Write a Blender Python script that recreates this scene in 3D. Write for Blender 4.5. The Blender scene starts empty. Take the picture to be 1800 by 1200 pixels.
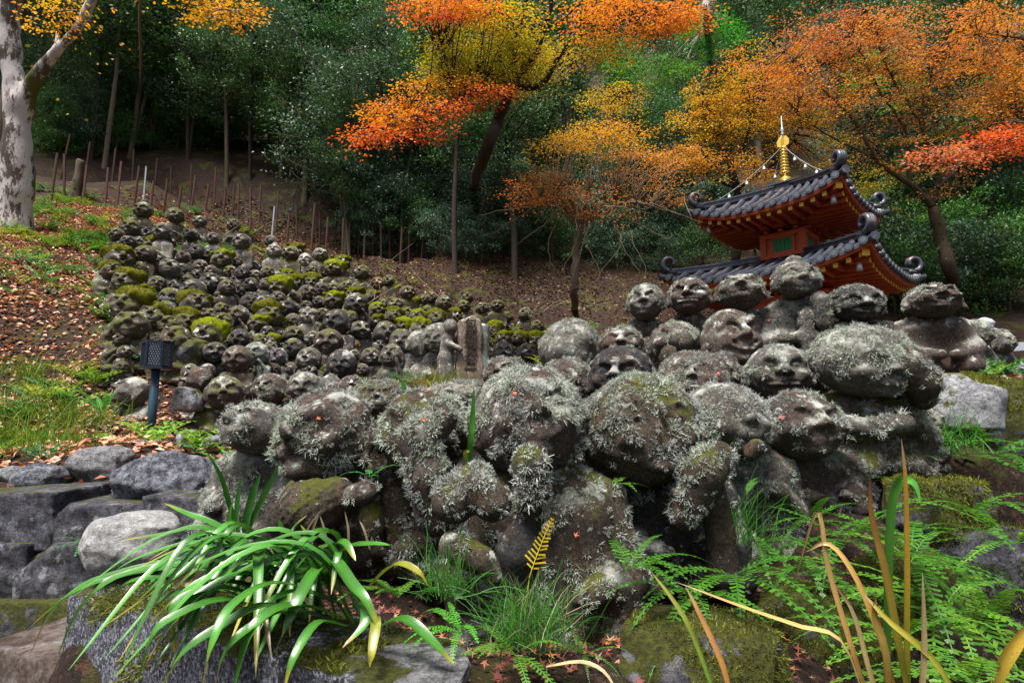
import bpy, math, random
import numpy as np
from mathutils import Vector, Matrix

SC = bpy.context.scene
COL = SC.collection
R = math.radians
# ------------------------------------------------------------------ camera, sky, sun, exposure
PITCH = R(7.5)
cam_d = bpy.data.cameras.new('camera'); cam_d.lens = 20.0; cam_d.sensor_width = 36.0
cam_d.clip_start = 0.05; cam_d.clip_end = 600
cam = bpy.data.objects.new('camera', cam_d); COL.objects.link(cam)
cam.location = (0, 0, 0); cam.rotation_euler = (R(90) + PITCH, 0, 0)
SC.camera = cam
world = bpy.data.worlds.new('World'); SC.world = world; world.use_nodes = True
_nt = world.node_tree
_bg = _nt.nodes['Background']
_sky = _nt.nodes.new('ShaderNodeTexSky'); _sky.sky_type = 'NISHITA'; _sky.sun_disc = False
SUN_EL, SUN_ROT = R(68), R(215)
_sky.sun_elevation = SUN_EL; _sky.sun_rotation = SUN_ROT
_sky.air_density = 1.0; _sky.dust_density = 4.0; _sky.ozone_density = 1.0; _sky.altitude = 100
_bg.inputs['Strength'].default_value = 0.055
_hs = _nt.nodes.new('ShaderNodeHueSaturation'); _hs.inputs['Saturation'].default_value = 0.72      # thin cloud whitens the sky
_nt.links.new(_sky.outputs[0], _hs.inputs['Color']); _nt.links.new(_hs.outputs[0], _bg.inputs['Color'])
sun_d = bpy.data.lights.new('sun', 'SUN'); sun_d.energy = 3.4; sun_d.angle = R(22); sun_d.color = (1.0, 0.95, 0.87)
sun = bpy.data.objects.new('sun', sun_d); COL.objects.link(sun)
# the sky's sun stands at azimuth SUN_ROT (clockwise from +Y)
_sd = Vector((math.sin(SUN_ROT) * math.cos(SUN_EL), math.cos(SUN_ROT) * math.cos(SUN_EL), math.sin(SUN_EL)))
sun.rotation_euler = _sd.to_track_quat('Z', 'Y').to_euler()
SC.view_settings.view_transform = 'Standard'; SC.view_settings.look = 'None'
SC.view_settings.exposure = 1.5; SC.view_settings.gamma = 1.0
SC.cycles.max_bounces = 6; SC.cycles.diffuse_bounces = 3; SC.cycles.glossy_bounces = 2
SC.cycles.transmission_bounces = 2; SC.cycles.transparent_max_bounces = 4
SC.cycles.caustics_reflective = False; SC.cycles.caustics_refractive = False
SC.cycles.use_denoising = True

# ------------------------------------------------------------------ helpers
FWD = np.array([0, math.cos(PITCH), math.sin(PITCH)]); UPV = np.array([0, -math.sin(PITCH), math.cos(PITCH)])
def ray(px, py):
    return FWD + np.array([1.0, 0, 0]) * ((px - 900) / 1000.0) + UPV * ((600 - py) / 1000.0)
def P(px, py, d):
    return ray(px, py) * d

def tag(o, label=None, cat=None, group=None, kind=None):
    if label: o['label'] = label
    if cat: o['category'] = cat
    if group: o['group'] = group
    if kind: o['kind'] = kind
    return o
def empty(name, loc=(0, 0, 0), rot=(0, 0, 0), label=None, cat=None, group=None):
    o = bpy.data.objects.new(name, None); COL.objects.link(o)
    o.location = loc; o.rotation_euler = rot; o.empty_display_size = 0.1
    return tag(o, label, cat, group)
def link(name, me, parent=None, mat=None, loc=None, rot=None, scale=None):
    o = bpy.data.objects.new(name, me); COL.objects.link(o)
    if mat is not None and len(me.materials) == 0: me.materials.append(mat)
    if parent is not None: o.parent = parent
    if loc is not None: o.location = loc
    if rot is not None: o.rotation_euler = rot
    if scale is not None: o.scale = (scale,) * 3 if isinstance(scale, (int, float)) else scale
    return o
def mesh(name, V, F, mat=None, col=None, smooth=False, uvy=None):
    V = np.ascontiguousarray(np.asarray(V, dtype=np.float32).reshape(-1, 3))
    me = bpy.data.meshes.new(name)
    if isinstance(F, np.ndarray):
        k = F.shape[1]; nf = len(F)
        me.vertices.add(len(V)); me.vertices.foreach_set('co', V.ravel())
        me.loops.add(nf * k); me.loops.foreach_set('vertex_index', np.ascontiguousarray(F, dtype=np.int32).ravel())
        me.polygons.add(nf); me.polygons.foreach_set('loop_start', np.arange(0, nf * k, k, dtype=np.int32))
        me.polygons.foreach_set('loop_total', np.full(nf, k, dtype=np.int32))
        me.update(calc_edges=True)
    else:
        me.from_pydata([tuple(map(float, v)) for v in V], [], F); me.update()
    if smooth:
        me.polygons.foreach_set('use_smooth', np.ones(len(me.polygons), dtype=bool))
    if col is not None:
        c = np.ones((len(V), 4), dtype=np.float32); c[:, :3] = np.asarray(col, dtype=np.float32).reshape(-1, 3)
        a = me.attributes.new('col', 'FLOAT_COLOR', 'POINT'); a.data.foreach_set('color', c.ravel())
    if mat is not None: me.materials.append(mat)
    return me
class MB:
    """collects boxes, tubes and quads into one mesh"""
    def __init__(s): s.v = []; s.f = []; s.n = 0
    def add(s, V, F):
        V = np.asarray(V, float).reshape(-1, 3); s.v.append(V)
        s.f += [tuple(int(i) + s.n for i in f) for f in F]; s.n += len(V); return s
    def box(s, c, h, M=None):
        c = np.array(c, float); h = np.array(h, float)
        q = np.array([[x, y, z] for x in (-1, 1) for y in (-1, 1) for z in (-1, 1)], float) * h
        if M is not None: q = q @ np.array(M).T
        return s.add(q + c, [(0, 1, 3, 2), (4, 6, 7, 5), (0, 4, 5, 1), (2, 3, 7, 6), (0, 2, 6, 4), (1, 5, 7, 3)])
    def tube(s, pts, rad, n=6, cap=True):
        V, F = tube(pts, rad, n, cap); return s.add(V, F)
    def lathe(s, prof, c=(0, 0, 0), n=12):
        V = []; F = []
        for r, z in prof:
            for i in range(n):
                a = 2 * math.pi * i / n; V.append((c[0] + r * math.cos(a), c[1] + r * math.sin(a), c[2] + z))
        for j in range(len(prof) - 1):
            for i in range(n):
                F.append((j * n + i, j * n + (i + 1) % n, (j + 1) * n + (i + 1) % n, (j + 1) * n + i))
        F.append(tuple(range(n))[::-1]); F.append(tuple((len(prof) - 1) * n + i for i in range(n)))
        return s.add(V, F)
    def build(s, name, mat, parent=None, smooth=False, **kw):
        return link(name, mesh(name, np.concatenate(s.v), s.f, mat, smooth=smooth), parent, **kw)
def tube(pts, rad, n=6, cap=True):
    pts = np.asarray(pts, float); m = len(pts); rad = np.broadcast_to(np.asarray(rad, float), (m,))
    T = np.gradient(pts, axis=0); T /= np.linalg.norm(T, axis=1)[:, None] + 1e-9
    ref = np.array([0, 0, 1.0]) if abs(T[0, 2]) < .9 else np.array([1.0, 0, 0])
    V = np.zeros((m, n, 3)); a = np.arange(n) * 2 * math.pi / n
    for i in range(m):
        u = np.cross(T[i], ref); u /= np.linalg.norm(u) + 1e-9; w = np.cross(T[i], u); ref = np.cross(u, T[i])
        V[i] = pts[i] + rad[i] * (np.cos(a)[:, None] * u + np.sin(a)[:, None] * w)
    F = [(j * n + i, j * n + (i + 1) % n, (j + 1) * n + (i + 1) % n, (j + 1) * n + i) for j in range(m - 1) for i in range(n)]
    if cap: F += [tuple(range(n))[::-1], tuple((m - 1) * n + i for i in range(n))]
    return V.reshape(-1, 3), F
def spline(ctrl, n):
    """Catmull-Rom through the control rows"""
    c = np.asarray(ctrl, float)
    if len(c) == 2: return c[0] + (c[1] - c[0]) * np.linspace(0, 1, n)[:, None]
    c = np.vstack([2 * c[0] - c[1], c, 2 * c[-1] - c[-2]])
    t = np.linspace(0, len(c) - 3 - 1e-6, n); i = t.astype(int); f = (t - i)[:, None]
    p0, p1, p2, p3 = c[i], c[i + 1], c[i + 2], c[i + 3]
    return .5 * (2 * p1 + (p2 - p0) * f + (2 * p0 - 5 * p1 + 4 * p2 - p3) * f ** 2 + (3 * p1 - p0 - 3 * p2 + p3) * f ** 3)
class Noise:
    """sum of random waves, vectorised"""
    def __init__(s, seed, scale=1.0, n=10):
        r = np.random.default_rng(seed)
        k = r.normal(size=(n, 3)); k /= np.linalg.norm(k, axis=1)[:, None]
        s.k = k * (r.uniform(.6, 1.8, n) * scale)[:, None]; s.p = r.uniform(0, 6.28, n); s.n = n
    def __call__(s, p):
        return np.sin(p @ s.k.T + s.p).sum(-1) / math.sqrt(s.n)
def basis(N):
    """unit tangents for rows of normals"""
    ref = np.where(np.abs(N[:, 2:3]) < .9, np.array([[0, 0, 1.0]]), np.array([[1.0, 0, 0]]))
    U = np.cross(N, ref); U /= np.linalg.norm(U, axis=1)[:, None] + 1e-9
    return U, np.cross(N, U)
def unit(a): return a / (np.linalg.norm(a, axis=-1, keepdims=True) + 1e-9)

# ------------------------------------------------------------------ materials
class NT:
    def __init__(s, name):
        s.m = bpy.data.materials.new(name); s.m.use_nodes = True; s.t = s.m.node_tree
        s.b = s.t.nodes['Principled BSDF']; s.out = s.t.nodes['Material Output']
    def n(s, typ, **kw):
        x = s.t.nodes.new(typ)
        for k, v in kw.items():
            if k in x.inputs: x.inputs[k].default_value = v
            else: setattr(x, k, v)
        return x
    def l(s, a, b): s.t.links.new(a, b)
    def coords(s, kind='Object', rnd=0.0):
        tc = s.n('ShaderNodeTexCoord'); o = tc.outputs[kind]
        if rnd:
            oi = s.n('ShaderNodeObjectInfo'); m = s.n('ShaderNodeMath', operation='MULTIPLY'); m.inputs[1].default_value = rnd
            s.l(oi.outputs['Random'], m.inputs[0]); a = s.n('ShaderNodeVectorMath', operation='ADD')
            s.l(o, a.inputs[0]); s.l(m.outputs[0], a.inputs[1]); o = a.outputs[0]
        return o
    def noise(s, co, scale, detail=4, rough=.55):
        x = s.n('ShaderNodeTexNoise', Scale=scale, Detail=detail, Roughness=rough); s.l(co, x.inputs['Vector']); return x.outputs['Fac']
    def ramp(s, fac, stops):
        x = s.n('ShaderNodeValToRGB'); e = x.color_ramp.elements
        while len(e) < len(stops): e.new(.5)
        for q, (p, c) in zip(e, stops):
            q.position = p; q.color = (*c, 1) if len(c) == 3 else c
        s.l(fac, x.inputs[0]); return x.outputs[0]
    def step(s, fac, a, b): return s.ramp(fac, [(a, (0, 0, 0)), (b, (1, 1, 1))])
    def mix(s, fac, a, b, mode='MIX'):
        x = s.n('ShaderNodeMix', data_type='RGBA', blend_type=mode)
        for k, v in ((0, fac), (6, a), (7, b)):
            if isinstance(v, (int, float)): x.inputs[k].default_value = v
            elif isinstance(v, tuple): x.inputs[k].default_value = (*v, 1)
            else: s.l(v, x.inputs[k])
        return x.outputs[2]
    def mul(s, a, b):
        x = s.n('ShaderNodeMath', operation='MULTIPLY')
        for k, v in enumerate((a, b)):
            if isinstance(v, (int, float)): x.inputs[k].default_value = v
            else: s.l(v, x.inputs[k])
        return x.outputs[0]
    def bump(s, h, strength=.5, dist=.01):
        x = s.n('ShaderNodeBump', Strength=strength, Distance=dist); s.l(h, x.inputs['Height']); s.l(x.outputs[0], s.b.inputs['Normal'])
    def set(s, col=None, rough=.8, spec=.3, metal=0.0):
        if col is not None:
            if isinstance(col, tuple): s.b.inputs['Base Color'].default_value = (*col, 1)
            else: s.l(col, s.b.inputs['Base Color'])
        if isinstance(rough, (int, float)): s.b.inputs['Roughness'].default_value = rough
        else: s.l(rough, s.b.inputs['Roughness'])
        s.b.inputs['Specular IOR Level'].default_value = spec; s.b.inputs['Metallic'].default_value = metal
        return s.m
    def biased(s, fac, k):
        g = s.n('ShaderNodeNewGeometry'); x = s.n('ShaderNodeSeparateXYZ'); s.l(g.outputs['Normal'], x.inputs[0])
        a = s.n('ShaderNodeMath', operation='MULTIPLY_ADD'); s.l(x.outputs['Z'], a.inputs[0]); a.inputs[1].default_value = k; s.l(fac, a.inputs[2]); return a.outputs[0]
    def upness(s, lo, hi):
        g = s.n('ShaderNodeNewGeometry'); x = s.n('ShaderNodeSeparateXYZ'); s.l(g.outputs['Normal'], x.inputs[0])
        return s.step(x.outputs['Z'], lo, hi)

def stone_mat(name, c1, c2, crust=(.40, .41, .37), crust_amt=.5, moss=0.0, white=.62, sc=1.0, stain=(.16, .075, .03), wet=.55):
    t = NT(name); co = t.coords('Object', 13.0)
    base = t.mix(t.step(t.noise(co, 9 * sc, 7, .75), .36, .64), tuple(x * .55 for x in c1), tuple(x * 1.25 for x in c2))
    mp = t.n('ShaderNodeMapping'); mp.inputs['Scale'].default_value = (1, 1, .22); t.l(co, mp.inputs[0])
    base = t.mix(t.mul(t.step(t.noise(mp.outputs[0], 16 * sc, 5, .7), .54, .66), .7), base, stain)
    base = t.mix(t.mul(t.step(t.noise(co, 48 * sc, 5, .8), .46, .58), .7), base, tuple(x * .3 for x in c1))
    base = t.mix(t.mul(t.step(t.noise(co, 150 * sc, 4, .75), .48, .58), .65), base, tuple(x * .35 for x in c1))
    base = t.mix(t.mul(t.step(t.noise(co, 120 * sc, 4, .7), .60, .66), .6), base, tuple(min(1, x * 2.2) for x in c2))
    up = t.upness(-.75, .6)
    cr = t.mul(t.step(t.noise(co, 7.5 * sc, 6, .68), .56 - .12 * crust_amt, .62 - .06 * crust_amt), up)
    base = t.mix(t.mul(cr, .9), base, crust)
    dots = t.mul(t.step(t.noise(co, 75 * sc, 3, .6), .66, .70), t.step(t.noise(co, 6 * sc, 3), .45, .6))
    base = t.mix(t.mul(dots, .75), base, (white, white, white * .95))
    sp = t.mul(t.step(t.biased(t.noise(co, 15 * sc, 5, .68), .05), .63, .66), .8); base = t.mix(sp, base, (white, white, white * .95))
    if moss:
        m = t.step(t.biased(t.noise(co, 8 * sc, 6, .68), .16), .66 - .16 * moss, .72 - .16 * moss)
        base = t.mix(m, base, t.mix(t.noise(co, 60 * sc, 3), (.040, .048, .006), (.13, .14, .014)))
    t.bump(t.noise(co, 55 * sc, 8, .8), 1.0, .022)
    return t.set(base, t.ramp(t.noise(co, 9 * sc, 3), [(.3, (wet, wet, wet)), (.7, (.95, .95, .95))]), .35)
M = {}
M['st_brown'] = stone_mat('stone_brown', (.070, .047, .040), (.13, .095, .080))
M['st_grey'] = stone_mat('stone_grey', (.085, .078, .070), (.17, .155, .135), crust_amt=.8)
M['st_tan'] = stone_mat('stone_tan', (.15, .105, .08), (.30, .235, .185), crust_amt=.3)
M['st_dark'] = stone_mat('stone_dark', (.022, .021, .024), (.055, .050, .052), crust_amt=.25, white=.4)
M['st_pale'] = stone_mat('stone_pale', (.20, .17, .14), (.36, .33, .28), crust_amt=.7)
M['st_mossy'] = stone_mat('stone_mossy', (.060, .050, .038), (.135, .115, .088), crust_amt=.4, moss=.55)
M['st_umber'] = stone_mat('stone_umber', (.050, .036, .024), (.11, .082, .056), crust_amt=.15, moss=.3)
M['c_grey'] = stone_mat('crowd_grey', (.075, .066, .056), (.16, .145, .125), crust_amt=.25, moss=.15)
M['c_brown'] = stone_mat('crowd_brown', (.065, .046, .036), (.13, .098, .078), crust_amt=.1, moss=.15)
M['c_dark'] = stone_mat('crowd_dark', (.026, .024, .025), (.070, .062, .060), crust_amt=.1, white=.45, moss=.05)
M['c_mossy'] = stone_mat('crowd_mossy', (.052, .042, .028), (.115, .092, .064), crust_amt=.15, moss=.55)
def rock_mat(name, c1, c2, moss=.0, lich=.5, sc=1.0, thr=.5, speck=0):
    t = NT(name); co = t.coords('Object', 7.0)
    base = t.mix(t.step(t.noise(co, 8 * sc, 9, .78), .42, .58), c1, c2)
    base = t.mix(t.mul(t.step(t.noise(co, 22 * sc, 6, .75), .52, .60), .7), base, tuple(x * .5 for x in c1))
    mp = t.n('ShaderNodeMapping'); mp.inputs['Scale'].default_value = (1, .4, 2.2); mp.inputs['Rotation'].default_value = (.3, .5, .2); t.l(co, mp.inputs[0])
    base = t.mix(t.mul(t.step(t.noise(mp.outputs[0], 11 * sc, 6, .7), .60, .66), .55), base, tuple(x * .4 for x in c1))
    base = t.mix(t.mul(t.step(t.noise(co, 60 * sc, 3, .8), .5, .62), .5), base, tuple(x * .35 for x in c1))
    base = t.mix(t.mul(t.step(t.noise(co, 9 * sc, 6, .7), .56, .66), lich), base, (.55, .56, .60))
    if speck:
        base = t.mix(t.step(t.noise(co, 110, 3, .7), .52, .60), base, tuple(min(1, x * 2.6) for x in c2)); base = t.mix(t.mul(t.step(t.noise(co, 85, 2, .6), .56, .62), .85), base, tuple(x * .3 for x in c1))
    if moss:
        m = t.step(t.biased(t.noise(co, 5 * min(sc, 1.5), 7, .68), .15 if moss > .6 else .08), thr - .02, thr + .03)
        base = t.mix(m, base, t.mix(t.step(t.noise(co, 60, 4, .7), .35, .65), (.026, .033, .004), (.115, .125, .012)))
    t.bump(t.noise(co, 30 * min(sc, 1.6), 9, .8), 1.0, .035)
    return t.set(base, .75, .35)
M['rock_blue'] = rock_mat('rock_blue', (.050, .055, .075), (.32, .33, .39), sc=2.3)
M['rock_grey'] = rock_mat('rock_grey', (.12, .12, .13), (.40, .40, .42), lich=.4, sc=2.4)
M['rock_dark'] = rock_mat('rock_dark', (.026, .026, .034), (.17, .17, .21), moss=.9, lich=.55, thr=.665, sc=1.7)
M['rock_moss'] = rock_mat('rock_moss', (.045, .046, .055), (.24, .24, .27), moss=.95, lich=.6, thr=.47, sc=1.7)
M['granite'] = rock_mat('granite', (.050, .052, .070), (.17, .175, .22), moss=.7, lich=.35, sc=1.4, thr=.60, speck=1)
M['rock_pale'] = rock_mat('rock_pale', (.36, .36, .37), (.70, .70, .71), lich=.4, sc=2.4)
M['rock_white'] = rock_mat('rock_white', (.26, .26, .29), (.52, .52, .56), moss=.4, lich=.5, thr=.58)

def flat_mat(name, c, rough=.6, spec=.3, metal=0, var=.25, sc=12, bump=0.0):
    t = NT(name); co = t.coords('Object', 5.0)
    col = t.mix(t.noise(co, sc, 4), tuple(x * (1 - var) for x in c), tuple(min(1, x * (1 + var)) for x in c))
    if bump: t.bump(t.noise(co, sc * 5, 5), bump, .006)
    return t.set(col, rough, spec, metal)
def leaf_mat(name, rough=.45, trans=.35, spec=.5, tint=(1, 1, 1), coat=0.0, spots=0):
    """colour from the per-leaf attribute; light passes through the blade"""
    t = NT(name); a = t.n('ShaderNodeAttribute', attribute_name='col'); c = a.outputs['Color']
    if spots:
        co = t.coords('Object'); c = t.mix(t.mul(t.step(t.noise(co, 240, 3, .6), .66, .70), .8), c, (.10, .075, .02)); c = t.mix(t.mul(t.noise(co, 35, 4, .7), .5), c, t.mix(1.0, c, (.55, .6, .5), 'MULTIPLY')); t.bump(t.noise(co, 130, 3), .25, .002)
    if tint != (1, 1, 1): c = t.mix(1.0, c, tint, 'MULTIPLY')
    t.set(c, rough, spec); t.b.inputs['Coat Weight'].default_value = coat; t.b.inputs['Coat Roughness'].default_value = .34
    tr = t.n('ShaderNodeBsdfTranslucent'); t.l(t.mix(1.0, c, (1.5, 1.35, .8), 'MULTIPLY'), tr.inputs['Color'])
    mx = t.n('ShaderNodeMixShader'); mx.inputs[0].default_value = trans
    t.l(t.b.outputs[0], mx.inputs[1]); t.l(tr.outputs[0], mx.inputs[2]); t.l(mx.outputs[0], t.out.inputs['Surface'])
    return t.m
M['evergreen'] = leaf_mat('evergreen_leaf', .52, .2, .35, coat=.08)
M['maple'] = leaf_mat('maple_leaf', .55, .42, .25)
M['fern'] = leaf_mat('fern_leaf', .45, .3, .4)
M['iris'] = leaf_mat('strap_leaf', .34, .16, .6, coat=.45, spots=1)
M['litter'] = leaf_mat('fallen_leaf', .6, .1, .3)
M['grassblade'] = leaf_mat('grass_blade', .5, .3, .3)
M['lichen'] = leaf_mat('lichen', .95, .08, .1)
def moss_mat(name, a, b):
    t = NT(name); co = t.coords('Object', 9.0)
    c = t.mix(t.noise(co, 9, 4, .7), a, b)
    c = t.mix(t.mul(t.step(t.noise(co, 50, 3, .7), .45, .65), .6), c, tuple(x * .45 for x in a))
    t.bump(t.noise(co, 70, 5, .8), 1.0, .02)
    return t.set(c, .95, .1)
M['moss'] = moss_mat('moss_bright', (.12, .15, .004), (.26, .29, .010))
M['moss_dull'] = moss_mat('moss_dull', (.075, .080, .006), (.17, .165, .012))
def bark_mat(name, a, b, moss=0, patch=None):
    t = NT(name); co = t.coords('Object', 3.0)
    mp = t.n('ShaderNodeMapping'); mp.inputs['Scale'].default_value = (1, 1, .35); t.l(co, mp.inputs[0]); cv = mp.outputs[0]
    c = t.mix(t.noise(cv, 9, 6, .7), a, b)
    if patch: c = t.mix(t.step(t.noise(cv, 3.4, 9, .8), .48, .52), c, patch)
    if moss: c = t.mix(t.mul(t.step(t.noise(cv, 1.6, 6, .65), .55, .60), moss), c, (.075, .080, .010))
    t.bump(t.noise(cv, 30, 6, .7), .8, .02)
    return t.set(c, .85, .25)
M['bark_pale'] = bark_mat('bark_pale', (.035, .027, .020), (.13, .10, .08), 1, (.50, .46, .46))
M['bark_dark'] = bark_mat('bark_dark', (.020, .015, .012), (.055, .042, .034))
M['bark_brown'] = bark_mat('bark_brown', (.05, .036, .024), (.13, .10, .07), .5)
M['bark_twig'] = bark_mat('bark_twig', (.11, .085, .06), (.22, .18, .13))
def ground_mat():
    t = NT('forest_floor'); co = t.coords('Generated'); co = t.n('ShaderNodeNewGeometry').outputs['Position']
    c = t.mix(t.noise(co, 9, 5, .7), (.010, .007, .006), (.036, .022, .017))
    c = t.mix(t.step(t.noise(co, 26, 4, .7), .54, .64), c, (.09, .042, .026))
    c = t.mix(t.step(t.noise(co, 33, 4, .7), .60, .68), c, (.14, .085, .06))
    c = t.mix(t.mul(t.step(t.noise(co, 2.6, 5, .65), .52, .62), .75), c, (.06, .068, .012))
    t.bump(t.noise(co, 30, 6, .75), 1.0, .03)
    return t.set(c, .9, .2)
M['ground'] = ground_mat()
M['rust'] = flat_mat('rusty_iron', (.075, .034, .024), .7, .3, .0, .5, 20, .3)
M['lampblue'] = flat_mat('blue_black_paint', (.012, .020, .042), .35, .5, .2, .3)
M['lamppost'] = flat_mat('lamp_post_paint', (.020, .055, .085), .35, .5, .1, .5, 6)
M['lampglass'] = flat_mat('opal_panel', (.75, .77, .80), .4, .4, 0, .05)
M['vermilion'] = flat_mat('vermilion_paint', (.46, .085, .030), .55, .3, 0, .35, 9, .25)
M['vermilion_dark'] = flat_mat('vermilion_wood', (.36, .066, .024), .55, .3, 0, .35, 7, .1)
M['gold'] = flat_mat('yellow_gold_paint', (.72, .42, .03), .45, .4, 0, .15)
M['gilt'] = flat_mat('gilt_metal', (.82, .56, .12), .3, .5, .55, .12)
M['green'] = flat_mat('green_shutter', (.012, .17, .05), .5, .4, 0, .2, 8)
def tile_mat():
    t = NT('roof_tile'); co = t.coords('Object', 5.0)
    c = t.mix(t.noise(co, 9, 4), (.026, .030, .044), (.062, .070, .098))
    c = t.mix(t.mul(t.step(t.noise(co, 7, 5, .7), .57, .66), .7), c, (.22, .14, .10))
    return t.set(c, .38, .55)
M['tile'] = tile_mat()
M['bronze'] = flat_mat('bronze_bell', (.10, .12, .14), .45, .5, .4, .2)
M['steel'] = flat_mat('pale_metal', (.42, .44, .46), .4, .5, .5, .1)
M['railstone'] = flat_mat('rail_stone', (.34, .36, .42), .8, .3, 0, .3, 18, .3)
M['carve'] = flat_mat('carved_letters', (.035, .026, .020), .9, .1)
# ------------------------------------------------------------------ signed-distance sculpting
def surfnets(f, lo, hi, h):
    lo = np.array(lo, float); n = np.ceil((np.array(hi) - lo) / h).astype(int) + 1
    ax = [lo[i] + h * np.arange(n[i]) for i in range(3)]
    X = np.stack(np.meshgrid(*ax, indexing='ij'), -1)
    X = X.astype(np.float32); st = 3; nc = -(-n // st)
    cv = f(X[::st, ::st, ::st].reshape(-1, 3)).reshape(tuple(nc))
    V = np.repeat(np.repeat(np.repeat(cv, st, 0), st, 1), st, 2)[:n[0], :n[1], :n[2]].astype(np.float32)
    near = np.abs(V) < h * 5.2; V[near] = f(X[near])
    V[0], V[-1], V[:, 0], V[:, -1], V[:, :, 0], V[:, :, -1] = (np.maximum(a, .01 * h) for a in (V[0], V[-1], V[:, 0], V[:, -1], V[:, :, 0], V[:, :, -1]))
    S = V < 0
    c = np.zeros(tuple(n - 1), int)
    for i in (0, 1):
        for j in (0, 1):
            for k in (0, 1): c += S[i:n[0] - 1 + i, j:n[1] - 1 + j, k:n[2] - 1 + k]
    act = (c > 0) & (c < 8); I = np.argwhere(act); idx = -np.ones(act.shape, int); idx[act] = np.arange(len(I))
    acc = np.zeros((len(I), 3)); cnt = np.zeros(len(I))
    for a in range(3):
        o = [b for b in range(3) if b != a]
        for u in (0, 1):
            for v in (0, 1):
                off = np.zeros(3, int); off[o[0]] = u; off[o[1]] = v
                q0 = I + off; q1 = q0.copy(); q1[:, a] += 1
                v0 = V[tuple(q0.T)]; v1 = V[tuple(q1.T)]; m = (v0 < 0) != (v1 < 0)
                t = v0[m] / (v0[m] - v1[m]); p = q0[m].astype(float); p[:, a] += t
                acc[m] += p; cnt[m] += 1
    vert = lo + h * acc / cnt[:, None]
    F = []
    for a in range(3):
        b, d = (a + 1) % 3, (a + 2) % 3
        s0 = [slice(None)] * 3; s1 = [slice(None)] * 3; s0[a] = slice(0, -1); s1[a] = slice(1, None)
        ch = S[tuple(s0)] != S[tuple(s1)]; E = np.argwhere(ch)
        E = E[(E[:, b] > 0) & (E[:, d] > 0) & (E[:, b] < n[b] - 1) & (E[:, d] < n[d] - 1)]
        def cell(db, dd):
            q = E.copy(); q[:, b] += db; q[:, d] += dd; return idx[tuple(q.T)]
        Q = np.stack([cell(-1, -1), cell(0, -1), cell(0, 0), cell(-1, 0)], 1)
        inside = S[tuple(E.T)]; Q[~inside] = Q[~inside][:, ::-1]
        F.append(Q)
    F = np.concatenate(F); F = F[(F >= 0).all(1)]
    return vert, F
def vnormals(V, F):
    a = np.cross(V[F[:, 2]] - V[F[:, 0]], V[F[:, 3]] - V[F[:, 1]]); N = np.zeros_like(V)
    for i in range(4): np.add.at(N, F[:, i], a)
    return unit(N)
def relax(V, F, k=1, lam=.5):
    for _ in range(k):
        s = np.zeros_like(V); c = np.zeros(len(V))
        for i in range(4):
            np.add.at(s, F[:, i], V[F[:, (i + 1) % 4]]); np.add.at(s, F[:, i], V[F[:, i - 1]]); np.add.at(c, F[:, i], 2)
        V = V + lam * (s / c[:, None] - V)
    return V
def ell(p, c, r):
    r = np.array(r, float); q = (p - np.array(c)) / r; k = np.linalg.norm(q, axis=1)
    return (k - 1) * r.min() * np.where(k > 1, 1, 1)
def cap(p, a, b, ra, rb=None):
    rb = ra if rb is None else rb; a = np.array(a, float); b = np.array(b, float); d = b - a
    t = np.clip(((p - a) @ d) / (d @ d + 1e-9), 0, 1)
    return np.linalg.norm(p - a - t[:, None] * d, axis=1) - (ra + (rb - ra) * t)
def rbox(p, c, h, r):
    q = np.abs(p - np.array(c)) - (np.array(h) - r)
    return np.linalg.norm(np.maximum(q, 0), axis=1) + np.minimum(q.max(1), 0) - r
def su(a, b, k=.1):
    h = np.clip(.5 + .5 * (b - a) / k, 0, 1); return b + (a - b) * h - k * h * (1 - h)
def ss(a, b, k=.05): return -su(-a, b, k)       # a minus b

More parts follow.
